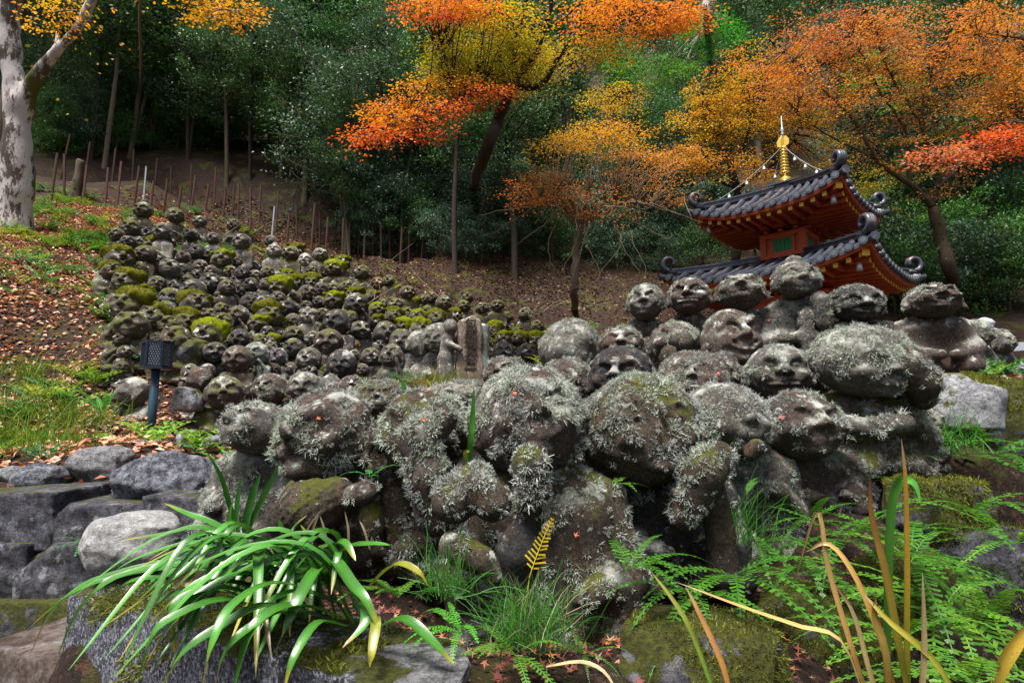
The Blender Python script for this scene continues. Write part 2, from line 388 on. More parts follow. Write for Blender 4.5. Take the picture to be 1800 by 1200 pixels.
def head_sdf(q):
    g = q.get
    nz = Noise(g('seed', 1), 2.2); fine = Noise(g('seed', 1) + 99, 7.5); vf = Noise(g('seed', 1) + 199, 17.0, 14)
    def f(p):
        d = ell(p, (0, 0, .06), (g('rx', 1.), .92, g('rz', 1.)))
        d = su(d, ell(p, (0, -.13, -.42), (.74 * g('jaw', 1), .74, .58)), .25)
        hz = g('face', 1.0)
        for s in (-1, 1):
            d = su(d, ell(p, (s * .47, -.62, -.22), (.32, .3 * g('cheek', 1), .28)), .12)
            d = su(d, cap(p, (s * .14, -.90, .26), (s * .40, -.84, .36 + .06 * g('arch', 1)), .10 * hz), .07)
            d = su(d, cap(p, (s * .40, -.84, .36 + .06 * g('arch', 1)), (s * .66, -.62, .22), .09 * hz), .07)
            d = ss(d, ell(p, (s * .37, -.99, .13), (.25, .20, .13)), .08)
            d = su(d, ell(p, (s * .37, -.78, .11), (.20, .13, .12)), .04)
            if g('eye', 'slit') == 'open':
                d = ss(d, cap(p, (s * .25, -.93, .12), (s * .49, -.86, .11), .045), .02)
                d = su(d, ell(p, (s * .37, -.865, .115), (.09, .06, .06)), .015)
            else:
                e = .05 if g('eye') == 'happy' else -.03
                d = ss(d, cap(p, (s * .20, -.93, .10 - e * .5), (s * .37, -.925, .10 + e), .036), .02)
                d = ss(d, cap(p, (s * .37, -.925, .10 + e), (s * .54, -.83, .10 - e * .5), .036), .02)
            er = g('ear', 1.)
            if er:
                d = su(d, ell(p, (s * .99 * g('rx', 1.), .04, -.05), (.13, .22, .38 * er)), .06)
                d = su(d, ell(p, (s * 1.0 * g('rx', 1.), -.02, -.40 * er), (.12, .14, .20)), .06)
                d = ss(d, ell(p, (s * 1.12 * g('rx', 1.), -.06, .02), (.07, .10, .20)), .05)
        nl = g('nose', 1.) * (.8 + .2 * g('face', 1.))
        d = su(d, cap(p, (0, -.90, .30), (0, -1.04 - .06 * nl, -.10), .09, .15 * nl), .06)
        for s in (-1, 1): d = su(d, ell(p, (s * .15 * nl, -.97, -.13), (.11, .12, .10)), .05)
        m = g('mouth', 'smile'); c = .12 if m in ('smile', 'grin', 'open') else -.04
        L = [(-.40, -.80, -.44 + c), (-.2, -.90, -.48), (0, -.93, -.50), (.2, -.90, -.48), (.40, -.80, -.44 + c)]
        for i in range(4):
            a, b = np.array(L[i]), np.array(L[i + 1])
            d = su(d, cap(p, a + (0, 0, .07), b + (0, 0, .07), .07), .05); d = su(d, cap(p, a - (0, 0, .08), b - (0, 0, .08), .075), .05)
        for i in range(4): d = ss(d, cap(p, np.array(L[i]) - (0, .07, 0), np.array(L[i + 1]) - (0, .07, 0), .045 if m != 'grin' else .065), .02)
        if m == 'open': d = ss(d, ell(p, (0, -.98, -.50), (.22, .26, .15)), .04)
        d = su(d, ell(p, (0, -.70, -.80), (.26, .2, .17)), .12)
        hr = g('hair')
        if hr == 'bun': d = su(d, ell(p, (0, .1, 1.12), (.42, .42, .34)), .08)
        if hr == 'cap': d = su(d, np.maximum(ell(p, (0, .05, .10), (1.07, 1.0, 1.08)), .38 - p[:, 2] + .25 * (p[:, 1] > .1)), .05)
        if hr == 'hood': d = su(d, np.maximum(ell(p, (0, .22, .0), (1.22, 1.05, 1.32)), -ell(p, (0, -.75, -.1), (.84, .75, .95))), .06)
        if hr == 'crown':
            d = su(d, np.maximum(ell(p, (0, .05, .2), (1.12, 1.02, 1.25)), np.maximum(.42 - p[:, 2], p[:, 2] - .95)), .04)
            d = su(d, ell(p, (0, -.7, .85), (.3, .25, .4)), .05)
        if hr == 'shag': d = su(d, ell(p, (0, .18, .12), (1.16, 1.0, 1.1)), .12)
        w = g('worn', .35)
        return d + .06 * w * nz(p) + .026 * w * fine(p) + .012 * vf(p)
    return f
def hand(d, p, c, u, v, r):
    """a hand at c: palm, four fingers along u spread over v, thumb off the side"""
    c = np.array(c); u = np.array(u, float); v = np.array(v, float)
    d = su(d, cap(p, c - u * .6 * r, c + u * .3 * r, r * .85), r * .4)
    for i, L in enumerate((1.25, 1.5, 1.45, 1.15)):
        b = c + v * r * (.48 * (i - 1.5)) + u * r * .5
        d = su(d, cap(p, b, b + u * r * L, r * .27, r * .2), r * .06)
    return su(d, cap(p, c + v * r * .9 - u * r * .3, c + v * r * 1.25 + u * r * .7, r * .3, r * .22), r * .1)
def body_sdf(q):
    """half width 1, base at 0, shoulders at H"""
    g = q.get; H = g('H', 2.0); pose = g('pose', 'lap'); nz = Noise(g('seed', 3) + 7, 1.8); fine = Noise(g('seed', 3) + 57, 6.0)
    def f(p):
        z = p[:, 2] / H
        d = rbox(p, (0, .08, H * .44), (.80, .56, H * .46), .34)
        d = su(d, ell(p, (0, .05, H * .80), (.92, .56, H * .22)), .25)
        d = su(d, rbox(p, (0, .30, H * .42), (.72, .40, H * .42), .25), .15)
        d = su(d, cap(p, (0, .02, H * .85), (0, -.02, H * 1.08), .34), .15)
        for s in (-1, 1):
            if g('knees', 1): d = su(d, ell(p, (s * .56, -.32, .20), (.52, .44, .30)), .15)
            sh = (s * .80, 0, H * .80); el = (s * .93, -.28, H * .42)
            hd = {'lap': (s * .20, -.72, H * .30), 'pray': (s * .09, -.74, H * .60), 'belly': (s * .34, -.70, H * .38), 'chest': (s * .22, -.68, H * .66),
                  'hold': (s * .16, -.78, H * .46)}.get(pose, (s * .2, -.70, H * .4))
            if pose == 'raise' and s == 1: el = (1.0, -.45, H * .62); hd = (.55, -.80, H * 1.12)
            d = su(d, cap(p, sh, el, .25, .22), .12); d = su(d, cap(p, el, hd, .22, .15), .12)
            d = su(d, ell(p, (el[0] * .92, el[1] - .02, el[2] - H * .16), (.20, .26, H * .16)), .12)
            if g('fingers', 1):
                if pose == 'pray': d = hand(d, p, (s * .08, -.76, H * .62), (0, 0, 1), (0, 1, 0), .13)
                else: d = hand(d, p, hd, (-s, -.1, .1 if pose != 'raise' else 1.2), (0, -.2, .95), .14)
        if pose == 'hold': d = su(d, cap(p, (0, -.84, H * .30), (0, -.80, H * .72), .17, .20), .05)
        for s in (-1, 1):                      # collar and sleeve folds
            d = ss(d, cap(p, (s * .42, -.52, H * .96), (-s * .04, -.62, H * .64), .035), .03)
            for j in range(3): d = ss(d, cap(p, (s * (.72 + .07 * j), -.50, H * (.40 - .08 * j)), (s * (.42 + .12 * j), -.62, H * (.18 - .03 * j)), .028), .03)
        w = g('worn', .4)
        return d + .06 * w * nz(p) + .022 * w * fine(p) + g('groove', 0) * .03 * np.sin(14 * p[:, 2] + 3 * p[:, 0])
    return f
def sculpt(f, lo, hi, h, sc=(1, 1, 1), it=1):
    V, F = surfnets(f, lo, hi, h); V = relax(V, F, it, .5); return V * np.array(sc), F
def rotm(yaw=0, pitch=0, roll=0):
    return np.array(Matrix.Rotation(yaw, 3, 'Z') @ Matrix.Rotation(pitch, 3, 'X') @ Matrix.Rotation(roll, 3, 'Y'))

RNG = np.random.default_rng(5)
def strands(root, N, L, W, rng, droop=.3, curl=1.5, K=4, spread=.9, col=None):
    """tufts of curly ribbons: n x K points"""
    n = len(root); d = unit(N + spread * rng.normal(size=(n, 3))); d[:, 2] -= 0.0
    side = unit(np.cross(d, rng.normal(size=(n, 3)))); L = L[:, None]; pts = [root - N * .002]; cur = d
    for k in range(1, K):
        pts.append(pts[-1] + cur * L / (K - 1))
        cur = unit(cur + curl * .5 * rng.normal(size=(n, 3)) + np.array([0, 0, -droop * .5]) + .15 * N)
    pts = np.stack(pts, 1)
    w = W[:, None] * np.linspace(1, .3, K)[None]
    A = pts + side[:, None] * w[..., None] * .5; B = pts - side[:, None] * w[..., None] * .5
    V = np.concatenate([A, B], 1)              # n x 2K
    b = (np.arange(n) * 2 * K)[:, None, None]; i = np.arange(K - 1)
    F = (b + np.stack([i, i + 1, i + 1 + K, i + K], 1)[None]).reshape(-1, 4)
    C = None if col is None else np.repeat(col, 2 * K, 0)
    return V.reshape(-1, 3), F, C, pts
def grow_lichen(V, F, world0, amount, size, seed, mat, parent, density=1.0, up_bias=.55):
    density *= 1.2 if world0[1] < 2.2 else 1.0 if world0[1] < 2.6 else (.8 if world0[1] < 3.6 else .6)
    """curly grey lichen on the parts of a stone that carry it (noise patches, more on top and towards the light)"""
    rng = np.random.default_rng(seed)
    N = vnormals(V, F); fc = V[F].mean(1); fn = unit(N[F].mean(1))
    ar = .5 * np.linalg.norm(np.cross(V[F[:, 2]] - V[F[:, 0]], V[F[:, 3]] - V[F[:, 1]]), axis=1)
    s = 1 / max(size * 8, .02)
    n1 = Noise(seed + 1, s * 4.5)(fc); n2 = Noise(seed + 2, s * 12)(fc)
    field = .55 * n1 + .45 * n2 + up_bias * 1.6 * (fn[:, 2] - .05)
    thr = np.quantile(field, 1 - amount)
    keep = np.clip((field - thr) * 2.6 + .3, 0, 1) * (field > thr - .09)
    tocam = unit(-(fc + world0)); face = (fn * tocam).sum(1)
    keep *= np.where(face > -.12, 1.0, .05) * (fn[:, 2] > -.55)
    wgt = ar * keep; tot = wgt.sum()
    if tot <= 0: return None
    n = int(min(density * tot / (size * size * .058), 9500))
    nc = max(3, n // 21); f = rng.choice(len(F), nc, p=wgt / tot); u, v = rng.random(nc), rng.random(nc); q = V[F[f]]
    cen = (q[:, 0] * ((1 - u) * (1 - v))[:, None] + q[:, 1] * (u * (1 - v))[:, None] + q[:, 2] * (u * v)[:, None] + q[:, 3] * ((1 - u) * v)[:, None]); cs = rng.uniform(.55, 1.25, nc) * np.clip(.85 + .3 * Noise(seed + 5, .9 / size)(cen), .5, 1.3)
    ci = rng.integers(0, nc, n); U, W_ = basis(fn[f]); a = rng.uniform(0, 6.28, n); rad = U[ci] * np.cos(a)[:, None] + W_[ci] * np.sin(a)[:, None]; rr = np.sqrt(rng.random(n))[:, None]
    root = cen[ci] + rad * rr * (size * .56 * cs[ci])[:, None]; nrm = unit(fn[f][ci] * (1.15 - .55 * rr) + rad * rr * .95)
    k = keep[f][ci]; hue = Noise(seed + 3, s * 4)(root)
    L = size * cs[ci] * rng.uniform(.55, 1.05, n) * (.68 + .32 * k); W = size * .10 * rng.uniform(.7, 1.3, n)
    br = rng.uniform(.55, 1.2, n) * (.95 + .14 * np.tanh(hue)) * rng.uniform(.78, 1.2, nc)[ci] * 1.1
    g = np.clip(.5 + .5 * hue, 0, 1)[:, None]
    col = (np.array([[.365, .385, .375]]) * (1 - g) + np.array([[.350, .395, .330]]) * g) * br[:, None]
    V1, F1, C1, pts = strands(root, nrm, L, W, rng, K=3, spread=.35, curl=1.1, col=col)
    m = rng.random(n) < .65                     # side branches
    V2, F2, C2, _ = strands(pts[m, 1], nrm[m], L[m] * .55, W[m] * .9, rng, K=2, spread=1.1, col=col[m] * 1.06)
    me = mesh('lichen', np.concatenate([V1, V2]), np.concatenate([F1, F2 + len(V1)]), mat, np.concatenate([C1, C2]))
    return tag(link('lichen', me, parent), kind='stuff')

def moss_fuzz(o, amount, size, n, seed, cols=((.06, .075, .006), (.12, .135, .010), (.16, .17, .015)), ub=.5, nm='moss', mat='grassblade', droop=.4):
    me = o.data; V = np.zeros(len(me.vertices) * 3, np.float32); me.vertices.foreach_get('co', V); V = V.reshape(-1, 3).astype(float); F = np.zeros(len(me.polygons) * 4, np.int32); me.polygons.foreach_get('vertices', F); F = F.reshape(-1, 4)
    rng = np.random.default_rng(seed); N = vnormals(V, F); fc = V[F].mean(1); fn = unit(N[F].mean(1)); bpy.context.view_layer.update(); Rw = np.array(o.matrix_world.to_3x3()); wn = fn @ Rw.T; wc = fc @ Rw.T + np.array(o.matrix_world.translation)
    ar = .5 * np.linalg.norm(np.cross(V[F[:, 2]] - V[F[:, 0]], V[F[:, 3]] - V[F[:, 1]]), axis=1)
    field = .6 * Noise(seed, 6.0)(wc) + .4 * Noise(seed + 1, 18.0)(wc) + ub * 1.6 * wn[:, 2]; w = ar * (field > np.quantile(field, 1 - amount)) * ((wn * unit(-wc)).sum(1) > -.2)
    if w.sum() <= 0: return
    f = rng.choice(len(F), n, p=w / w.sum()); u, v = rng.random(n), rng.random(n); q = V[F[f]]
    root = q[:, 0] * ((1 - u) * (1 - v))[:, None] + q[:, 1] * (u * (1 - v))[:, None] + q[:, 2] * (u * v)[:, None] + q[:, 3] * ((1 - u) * v)[:, None]
    c = np.array(cols)[rng.integers(0, len(cols), n)] * rng.uniform(.6, 1.3, (n, 1)) * np.clip(1 + .3 * Noise(seed + 4, 30.0)(root), .5, 1.5)[:, None]
    V1, F1, C1, _ = strands(root, fn[f], size * rng.uniform(.5, 1.3, n), np.full(n, size * .22), rng, droop=droop, curl=.8, K=3, spread=.7, col=c)
    return tag(link(nm, mesh(nm, V1, F1, M[mat], C1), o), kind='stuff')
CTRL = []      # (x, y, z, sigma) points that the ground passes through
def polycap(pts):
    """union of capsules along rows (x, y, z, r)"""
    pts = np.asarray(pts, float)
    def f(p):
        d = None
        for a, b in zip(pts[:-1], pts[1:]):
            e = cap(p, a[:3], b[:3], a[3], b[3]); d = e if d is None else su(d, e, .3 * min(a[3], b[3]))
        return d
    return f
def statue(label, hx, hy, w, h, d, yaw=0, pitch=0, roll=0, hd=None, tone='st_grey', lh=.5, bx=None, bw=None, by=None, bd=None, pose='lap', lb=.4,
           tb=None, ls=None, extra=(), res=30, seed=None, knees=1, fingers=1, groove=0, worn=.5, group='lichen covered statues', name='stone_statue', dens=1.0, sink=.0, ub=.36):
    seed = seed or int(hx * 7 + hy); hd = dict(hd or {}); hd.setdefault('seed', seed); hd.setdefault('worn', worn)
    ax, az = w / 2000. * d, h / 2000. * d
    hc = P(hx, hy, d); bx = hx if bx is None else bx; bw = bw or w * 1.15; bd = bd or d + ax * .25; by = by or hy + 1.7 * h
    base = P(bx, by, bd)
    root = empty(name, base, label=label, cat='statue', group=group)
    ls = ls or .0250 * min(1.0, d / 2.1) * (1 if d < 2.8 else .9)
    Hm = max(hc[2] - az * .80 - base[2], .05); hw = bw / 2000. * bd / .98
    # head
    V, F = sculpt(head_sdf(hd), (-1.45, -1.45, -1.35), (1.45, 1.4, 1.65), 2.6 / res)
    Rm = rotm(R(yaw), R(pitch), R(roll)); V = (V * np.array([ax, (ax + az) / 2, az]) * .99) @ Rm.T
    me = mesh('head', V, F, M[tone], smooth=True); ho = link('head', me, root, loc=Vector(hc - base))
    if lh > 0: grow_lichen(V, F, hc, lh, ls, seed, M['lichen'], ho, dens, ub)
    # body
    q = dict(H=Hm / hw, pose=pose, seed=seed, knees=knees, fingers=fingers, groove=groove, worn=worn)
    V, F = sculpt(body_sdf(q), (-1.35, -1.25, -.05), (1.35, .9, q['H'] * 1.35 + .1), 2.7 / res)
    V = (V * hw) @ rotm(R(yaw * .6)).T
    me = mesh('body', V, F, M[tb or tone], smooth=True); bo = link('body', me, root)
    if lb > 0: grow_lichen(V, F, base, lb, ls, seed + 500, M['lichen'], bo, dens, .14)
    for (nm, pts, tn, la) in extra:
        W = np.array([list(P(a, b, c) - base) + [r / 1000. * c] for a, b, c, r in pts])
        lo = (W[:, :3] - W[:, 3:]).min(0) - .02; hi = (W[:, :3] + W[:, 3:]).max(0) + .02
        fz = Noise(seed + 31, 22.0); fs = polycap(W)
        gv = .007 if nm.startswith('ribbed') else 0; V, F = sculpt(lambda p: fs(p) + .004 * fz(p) + gv * .6 * np.sin(p[:, 2] * 420 + p[:, 0] * 150 + 3 * fz(p)), lo, hi, max((hi - lo).max() / 34, .0055))
        eo = link(nm, mesh(nm, V, F, M[tn], smooth=True), root)
        if la > 0: grow_lichen(V, F, base, la, ls, seed + 900, M['lichen'], eo, dens, .2)
    CTRL.append((*base[:2], base[2] + .02 + sink, max(.14, hw * .8)))
    return root

# ------------------------------------------------------------------ rocks
def rock_mesh(dims, seed, box=.5, n=12, cuts=7, rough=.06, mat=None, name='stone'):
    r = np.random.default_rng(seed); t = np.linspace(-1, 1, n + 1); V = []; F = []; base = 0
    for a in range(3):
        for s in (-1, 1):
            u, v = np.meshgrid(t, t, indexing='ij'); q = np.zeros((n + 1, n + 1, 3)); q[..., a] = s; q[..., (a + 1) % 3] = u; q[..., (a + 2) % 3] = v
            i = np.arange(n)[:, None] * (n + 1) + np.arange(n)[None]; i = i.ravel() + base
            f = np.stack([i, i + n + 1, i + n + 2, i + 1], 1); F.append(f if s > 0 else f[:, ::-1]); V.append(q.reshape(-1, 3)); base += (n + 1) ** 2
    V = np.concatenate(V); F = np.concatenate(F)
    key = np.round(V * 1000).astype(int); _, ix, inv = np.unique(key, axis=0, return_index=True, return_inverse=True); V = V[ix]; F = inv.ravel()[F]
    V = V * (1 - box) / np.linalg.norm(V, axis=1)[:, None] + V * box * .92
    for _ in range(cuts):
        nn = r.normal(size=3); nn /= np.linalg.norm(nn); k = r.uniform(.72, 1.0) * (1 + .5 * box * (np.abs(nn).sum() - 1)); e = np.maximum(0, V @ nn - k); V = V - e[:, None] * nn * .9
    V = V + unit(V) * (rough * Noise(seed, 3.0)(V) + rough * .45 * Noise(seed + 1, 8.0)(V) + rough * .22 * Noise(seed + 2, 17.0, 14)(V))[:, None]
    return mesh(name, V * np.array(dims), F, mat, smooth=True)
def rock(label, px, py, w, h, d, mat, seed, name='boulder', depth=1.0, box=.35, yaw=0, tilt=0, n=18, cuts=7, rough=.07, group=None, ctrl=True):
    c = P(px, py, d); a, b = w / 2000. * d, h / 2000. * d
    me = rock_mesh((a, a * depth, b), seed, box, n, cuts, rough, M[mat], name)
    o = link(name, me, None, loc=Vector(c), rot=(0, R(tilt), R(yaw)))
    if ctrl: CTRL.append((c[0], c[1], c[2] - b * .8, max(.12, a)))
    return tag(o, label, 'boulder' if name == 'boulder' else 'stone', group)
# ------------------------------------------------------------------ the statues near the camera
G1 = 'lichen covered statues on the front mound'; G2 = 'statues in the second ranks of the mound'; G3 = 'back row of statues below the pagoda'
statue('flat-headed lichen statue at the mound\'s end beside the left boulders', 455, 752, 132, 96, 2.3, yaw=-35, pitch=-22, hd=dict(rz=.9, ear=.6), lh=.72, bx=440, bw=165, by=945, lb=.55, pose='belly', tone='st_grey', group=G1)
statue('round-headed statue gazing up, brown stone bared between lichen, ribbed sleeve', 577, 772, 176, 166, 1.95, yaw=-25, pitch=-14, hd=dict(rx=1.0, mouth='open', nose=1.0), ub=.2, seed=321, lh=.80, tone='st_brown', tb='st_umber', bx=580, bw=190, by=985, lb=.24, pose='belly', group=G1, worn=.8,
       extra=[('ribbed_sleeve', [(505, 915, 1.78, 36), (545, 890, 1.76, 48), (590, 872, 1.78, 36)], 'st_umber', .0), ('hand', [(615, 872, 1.76, 20), (640, 866, 1.76, 22)], 'st_brown', .3)])
statue('lichen statue shading its brow with one raised forearm', 748, 762, 164, 150, 1.95, yaw=-10, pitch=-8, hd=dict(mouth='flat'), lh=.74, bx=705, bw=200, by=1010, lb=.45, tone='st_umber', pose='lap', group=G1,
       extra=[('raised_arm', [(764, 905, 1.72, 38), (752, 840, 1.70, 36), (735, 775, 1.72, 36), (775, 735, 1.76, 30)], 'st_brown', .85)])
statue('largest front statue, fist raised before its shaggy chest, smooth sleeve below', 930, 745, 184, 178, 1.82, yaw=8, pitch=-22, hd=dict(face=.7, nose=.8, hair='shag'), lh=.82, bx=945, bw=318, by=1150, bd=1.75, lb=.66, tone='st_brown', tb='st_umber', pose='belly', group=G1, res=42,
       extra=[('raised_fist', [(938, 905, 1.46, 24), (934, 862, 1.44, 32), (928, 815, 1.44, 33)], 'st_umber', .92), ('smooth_sleeve', [(930, 915, 1.46, 24), (915, 965, 1.45, 42), (912, 1010, 1.45, 30)], 'st_dark', .0),
              ('carved_robe_fold', [(800, 960, 1.54, 30), (850, 985, 1.52, 26), (870, 1010, 1.52, 22)], 'st_umber', .35), ('shoulder_roll', [(800, 880, 1.58, 40), (835, 850, 1.58, 36), (866, 884, 1.56, 34)], 'st_umber', .95)])
statue('huge shaggy-headed statue with dark robe and lichen shoulder, right of largest one', 1128, 762, 196, 178, 1.92, yaw=12, pitch=-15, hd=dict(face=.45, nose=.6, hair='shag', mouth='flat', eye='slit'), worn=.8, lh=.84, bx=1180, bw=222, by=1030, lb=.32, tone='st_umber', tb='st_dark', pose='belly', group=G1, res=42,
       extra=[('lichen_shoulder', [(1205, 905, 1.76, 26), (1240, 830, 1.74, 34), (1262, 800, 1.76, 26)], 'st_umber', .85), ('robe_edge', [(1252, 860, 1.78, 24), (1266, 940, 1.78, 26), (1272, 1010, 1.78, 28)], 'st_umber', .0)])
statue('lichen statue holding fist at chin, between shaggy head and brown chest', 1282, 742, 132, 124, 2.3, yaw=10, pitch=-12, hd=dict(face=.65, nose=.75, hair='shag'), lh=.8, bx=1330, bw=150, by=985, lb=.62, tone='st_grey', pose='chest', group=G1,
       extra=[('fist', [(1322, 796, 2.10, 15), (1330, 786, 2.09, 16)], 'st_umber', .5)])
statue('broad brown statue with red leaf on its brow, lichen hair parted', 1402, 748, 150, 118, 2.45, yaw=8, pitch=-10, hd=dict(eye='happy', cheek=1.2, mouth='smile'), lh=.56, bx=1425, bw=165, by=905, lb=.4, tone='st_brown', pose='belly', group=G1)
statue('stout statue with thick round lichen hair and crossed arms at the wall', 1524, 640, 160, 112, 2.6, yaw=5, pitch=6, hd=dict(hair='shag', face=.5, nose=.5, ear=.6), lh=.95, bx=1535, bw=178, by=838, lb=.58, tone='st_grey', tb='st_mossy', pose='chest', group=G1,
       extra=[('hair_roll', [(1590, 640, 2.5, 34), (1618, 672, 2.5, 30), (1622, 700, 2.52, 22)], 'st_umber', .9), ('crossed_arm', [(1470, 742, 2.42, 18), (1530, 752, 2.38, 19), (1590, 745, 2.40, 18)], 'st_grey', .6)])
statue('small narrow statue standing under the white wall stone', 1634, 742, 46, 44, 2.75, hd=dict(hair='cap'), lh=.4, bw=56, by=830, lb=.35, tone='st_brown', group=G1, res=26)
# second ranks
statue('serene lichen face with closed eyes and bared brow, head only above brown head', 1368, 655, 108, 96, 3.0, yaw=-14, pitch=-6, hd=dict(eye='slit', nose=1.1, face=1.3, worn=.15, mouth='flat'), lh=.34, bw=130, by=800, lb=.3, tone='st_grey', group=G2, res=44)
statue('shaggy lump beside the serene face, hiding behind round lichen hair', 1436, 655, 66, 72, 3.15, yaw=10, hd=dict(face=.65, nose=.75, hair='shag'), lh=.8, bw=80, by=790, lb=.3, tone='st_umber', group=G2, res=28)
statue('lichen head with one brown bald streak, before the laughing face', 1218, 668, 108, 92, 2.85, yaw=-18, pitch=-14, hd=dict(face=.65, nose=.75, hair='shag'), lh=.76, bw=130, by=820, lb=.4, tone='st_brown', group=G2)
statue('rounded lichen head peeping from behind the one with a bald streak', 1268, 662, 70, 76, 3.05, yaw=20, hd=dict(hair='cap'), lh=.7, bw=84, by=800, lb=.4, tone='st_brown', group=G2, res=28)
statue('blue-black wet stone head with deep brow among pale lichen heads', 1092, 664, 112, 100, 2.75, yaw=-22, pitch=-8, hd=dict(eye='open', nose=1.2, face=1.4, hair='cap', worn=.3), lh=.22, bw=140, by=820, lb=.4, tone='st_dark', group=G2, res=44)
statue('lichen-bearded statue with flat purple crown, behind the largest statue', 1002, 675, 88, 82, 3.1, yaw=5, pitch=-12, hd=dict(face=.65, nose=.75, hair='shag'), lh=.66, bw=110, by=800, lb=.4, tone='st_brown', group=G2)
statue('low lichen dome head right of the inscribed pillar', 890, 656, 80, 56, 3.4, yaw=-25, pitch=-10, hd=dict(ear=.8), lh=.52, bw=100, by=760, lb=.4, tone='st_brown', group=G2)
statue('hooded pyramid-shaped statue with peaked crown', 1002, 612, 92, 80, 4.2, yaw=-8, pitch=-6, hd=dict(hair='hood', rz=1.25), lh=.62, bw=122, by=720, lb=.5, tone='st_grey', group=G2,
       extra=[('peaked_hood', [(1000, 620, 4.1, 42), (1010, 598, 4.1, 32), (1022, 580, 4.1, 16)], 'st_grey', .6)])
statue('pale lichen face with brown forehead, left of the big-cheeked head', 1092, 605, 78, 60, 3.9, yaw=-12, pitch=-10, hd=dict(eye='happy', worn=.3), lh=.45, bw=96, by=720, lb=.4, tone='st_brown', group=G2)
statue('big-cheeked head with fist under its chin', 1186, 604, 86, 78, 3.55, yaw=-15, pitch=-12, hd=dict(cheek=1.5, nose=1.3, worn=.4), lh=.48, bw=105, by=720, lb=.45, tone='st_brown', group=G2,
       extra=[('fist', [(1172, 630, 3.3, 14), (1176, 622, 3.28, 15)], 'st_umber', .3), ('round_cheek', [(1196, 596, 3.38, 20), (1200, 600, 3.38, 21)], 'st_grey', .7)])
statue('laughing bare brown face with long ears and bold nose', 1285, 602, 98, 112, 3.25, yaw=6, pitch=-16, hd=dict(eye='happy', mouth='grin', nose=1.05, ear=1.25, worn=.12, rz=1.05, arch=1.6, face=1.2), lh=.13, bw=120, by=745, lb=.4, tone='st_brown', group=G2, res=54, ls=.02)
statue('grey lichen ball of a head behind the round-headed statue', 670, 702, 92, 62, 2.9, yaw=0, pitch=-15, hd=dict(face=.65, nose=.75, hair='shag'), lh=.92, bw=110, by=860, lb=.5, tone='st_umber', group=G2)
statue('wide flat lichen head with red leaf, behind the raised forearm', 800, 708, 120, 62, 2.5, yaw=-10, pitch=-30, hd=dict(face=.65, nose=.75, hair='shag'), lh=.6, bw=130, by=880, lb=.4, tone='st_pale', group=G2)
# back row
statue('slim-faced statue at the left end of the back row', 1135, 531, 66, 62, 4.5, yaw=-22, pitch=-6, hd=dict(eye='slit', worn=.25), lh=.42, bw=84, by=680, lb=.62, tone='st_grey', tb='st_brown', group=G3, pose='pray')
statue('bald statue with lichen cheek and stern mouth in the back row', 1212, 521, 72, 64, 4.3, yaw=-24, pitch=-8, hd=dict(eye='open', nose=1.2, mouth='flat', worn=.2, face=1.3), lh=.30, bw=84, by=690, lb=.5, tone='st_brown', group=G3, pose='chest', res=42)
statue('statue leaning its head far back, tiled eave just above it', 1302, 516, 84, 60, 4.2, yaw=-20, pitch=-26, hd=dict(mouth='open'), lh=.68, bx=1306, bw=104, by=690, lb=.7, tone='st_brown', group=G3, pose='lap')
statue('tallest back-row statue, lichen crowned, hugging a bundle', 1400, 492, 76, 64, 4.1, yaw=-8, pitch=-5, hd=dict(hair='bun'), lh=.85, bx=1402, bw=116, by=660, lb=.8, tone='st_grey', group=G3, pose='hold',
       extra=[('raised_shoulder', [(1438, 530, 4.0, 17), (1446, 565, 4.0, 18)], 'st_grey', .7)])
statue('shaggy-haired statue with dark nose and long earlobe', 1505, 536, 90, 62, 3.95, yaw=-8, pitch=0, hd=dict(nose=1.25, ear=1.3, hair='cap', worn=.25, mouth='smile', face=1.2), lh=.62, bx=1510, bw=132, by=650, lb=.12, tone='st_dark', group=G3, pose='lap', res=44)
statue('seated statue in smooth brown robe, laughing with face turned up', 1640, 531, 88, 58, 3.85, yaw=-14, pitch=-22, hd=dict(eye='happy', mouth='open', cheek=1.3, worn=.2), lh=.45, bx=1643, bw=122, by=658, lb=.12, tone='st_brown', group=G3, pose='lap', res=44)
statue('lichen-draped statue behind the smooth brown robe', 1716, 588, 52, 46, 5.0, yaw=10, hd=dict(face=.65, nose=.75, hair='shag'), lh=.7, bw=66, by=660, lb=.6, tone='st_grey', group=G3, res=26)
statue('last grey statue before the stone rail', 1762, 602, 40, 38, 5.6, yaw=15, hd=dict(hair='cap'), lh=.5, bw=50, by=670, lb=.4, tone='st_grey', group=G3, res=26)
# foot of the hillside
G4 = 'statues at the foot of the hillside'
statue('lichen-cheeked head at the hill\'s foot, first of the low row', 476, 684, 60, 54, 6.0, yaw=-10, pitch=-8, hd=dict(worn=.3), lh=.55, bw=72, by=752, lb=.3, tone='st_brown', group=G4, ls=.03, res=32)
statue('broken-nosed head with pale lichen streaks, second of the low row', 535, 680, 56, 52, 6.0, yaw=8, hd=dict(nose=1.2, worn=.3), lh=.35, bw=70, by=745, lb=.3, tone='st_grey', group=G4, ls=.03, res=32)
statue('half-hidden lichen head, third of the low row', 580, 684, 36, 42, 6.1, hd=dict(face=.65, nose=.75, hair='shag'), lh=.8, bw=48, by=745, lb=.4, tone='st_grey', group=G4, ls=.03, res=24)
statue('round rusty-brown head tilted back, fourth of the low row', 618, 682, 46, 44, 5.9, yaw=15, pitch=-25, hd=dict(worn=.3), lh=.25, bw=58, by=745, lb=.3, tone='st_brown', group=G4, ls=.03, res=28)
statue('brown head in profile leaning on its mossy companion', 350, 668, 52, 46, 5.6, yaw=-50, pitch=-5, hd=dict(nose=1.3, worn=.25), lh=.1, bw=70, by=760, lb=.0, tone='st_brown', group=G4, ls=.03, res=32)
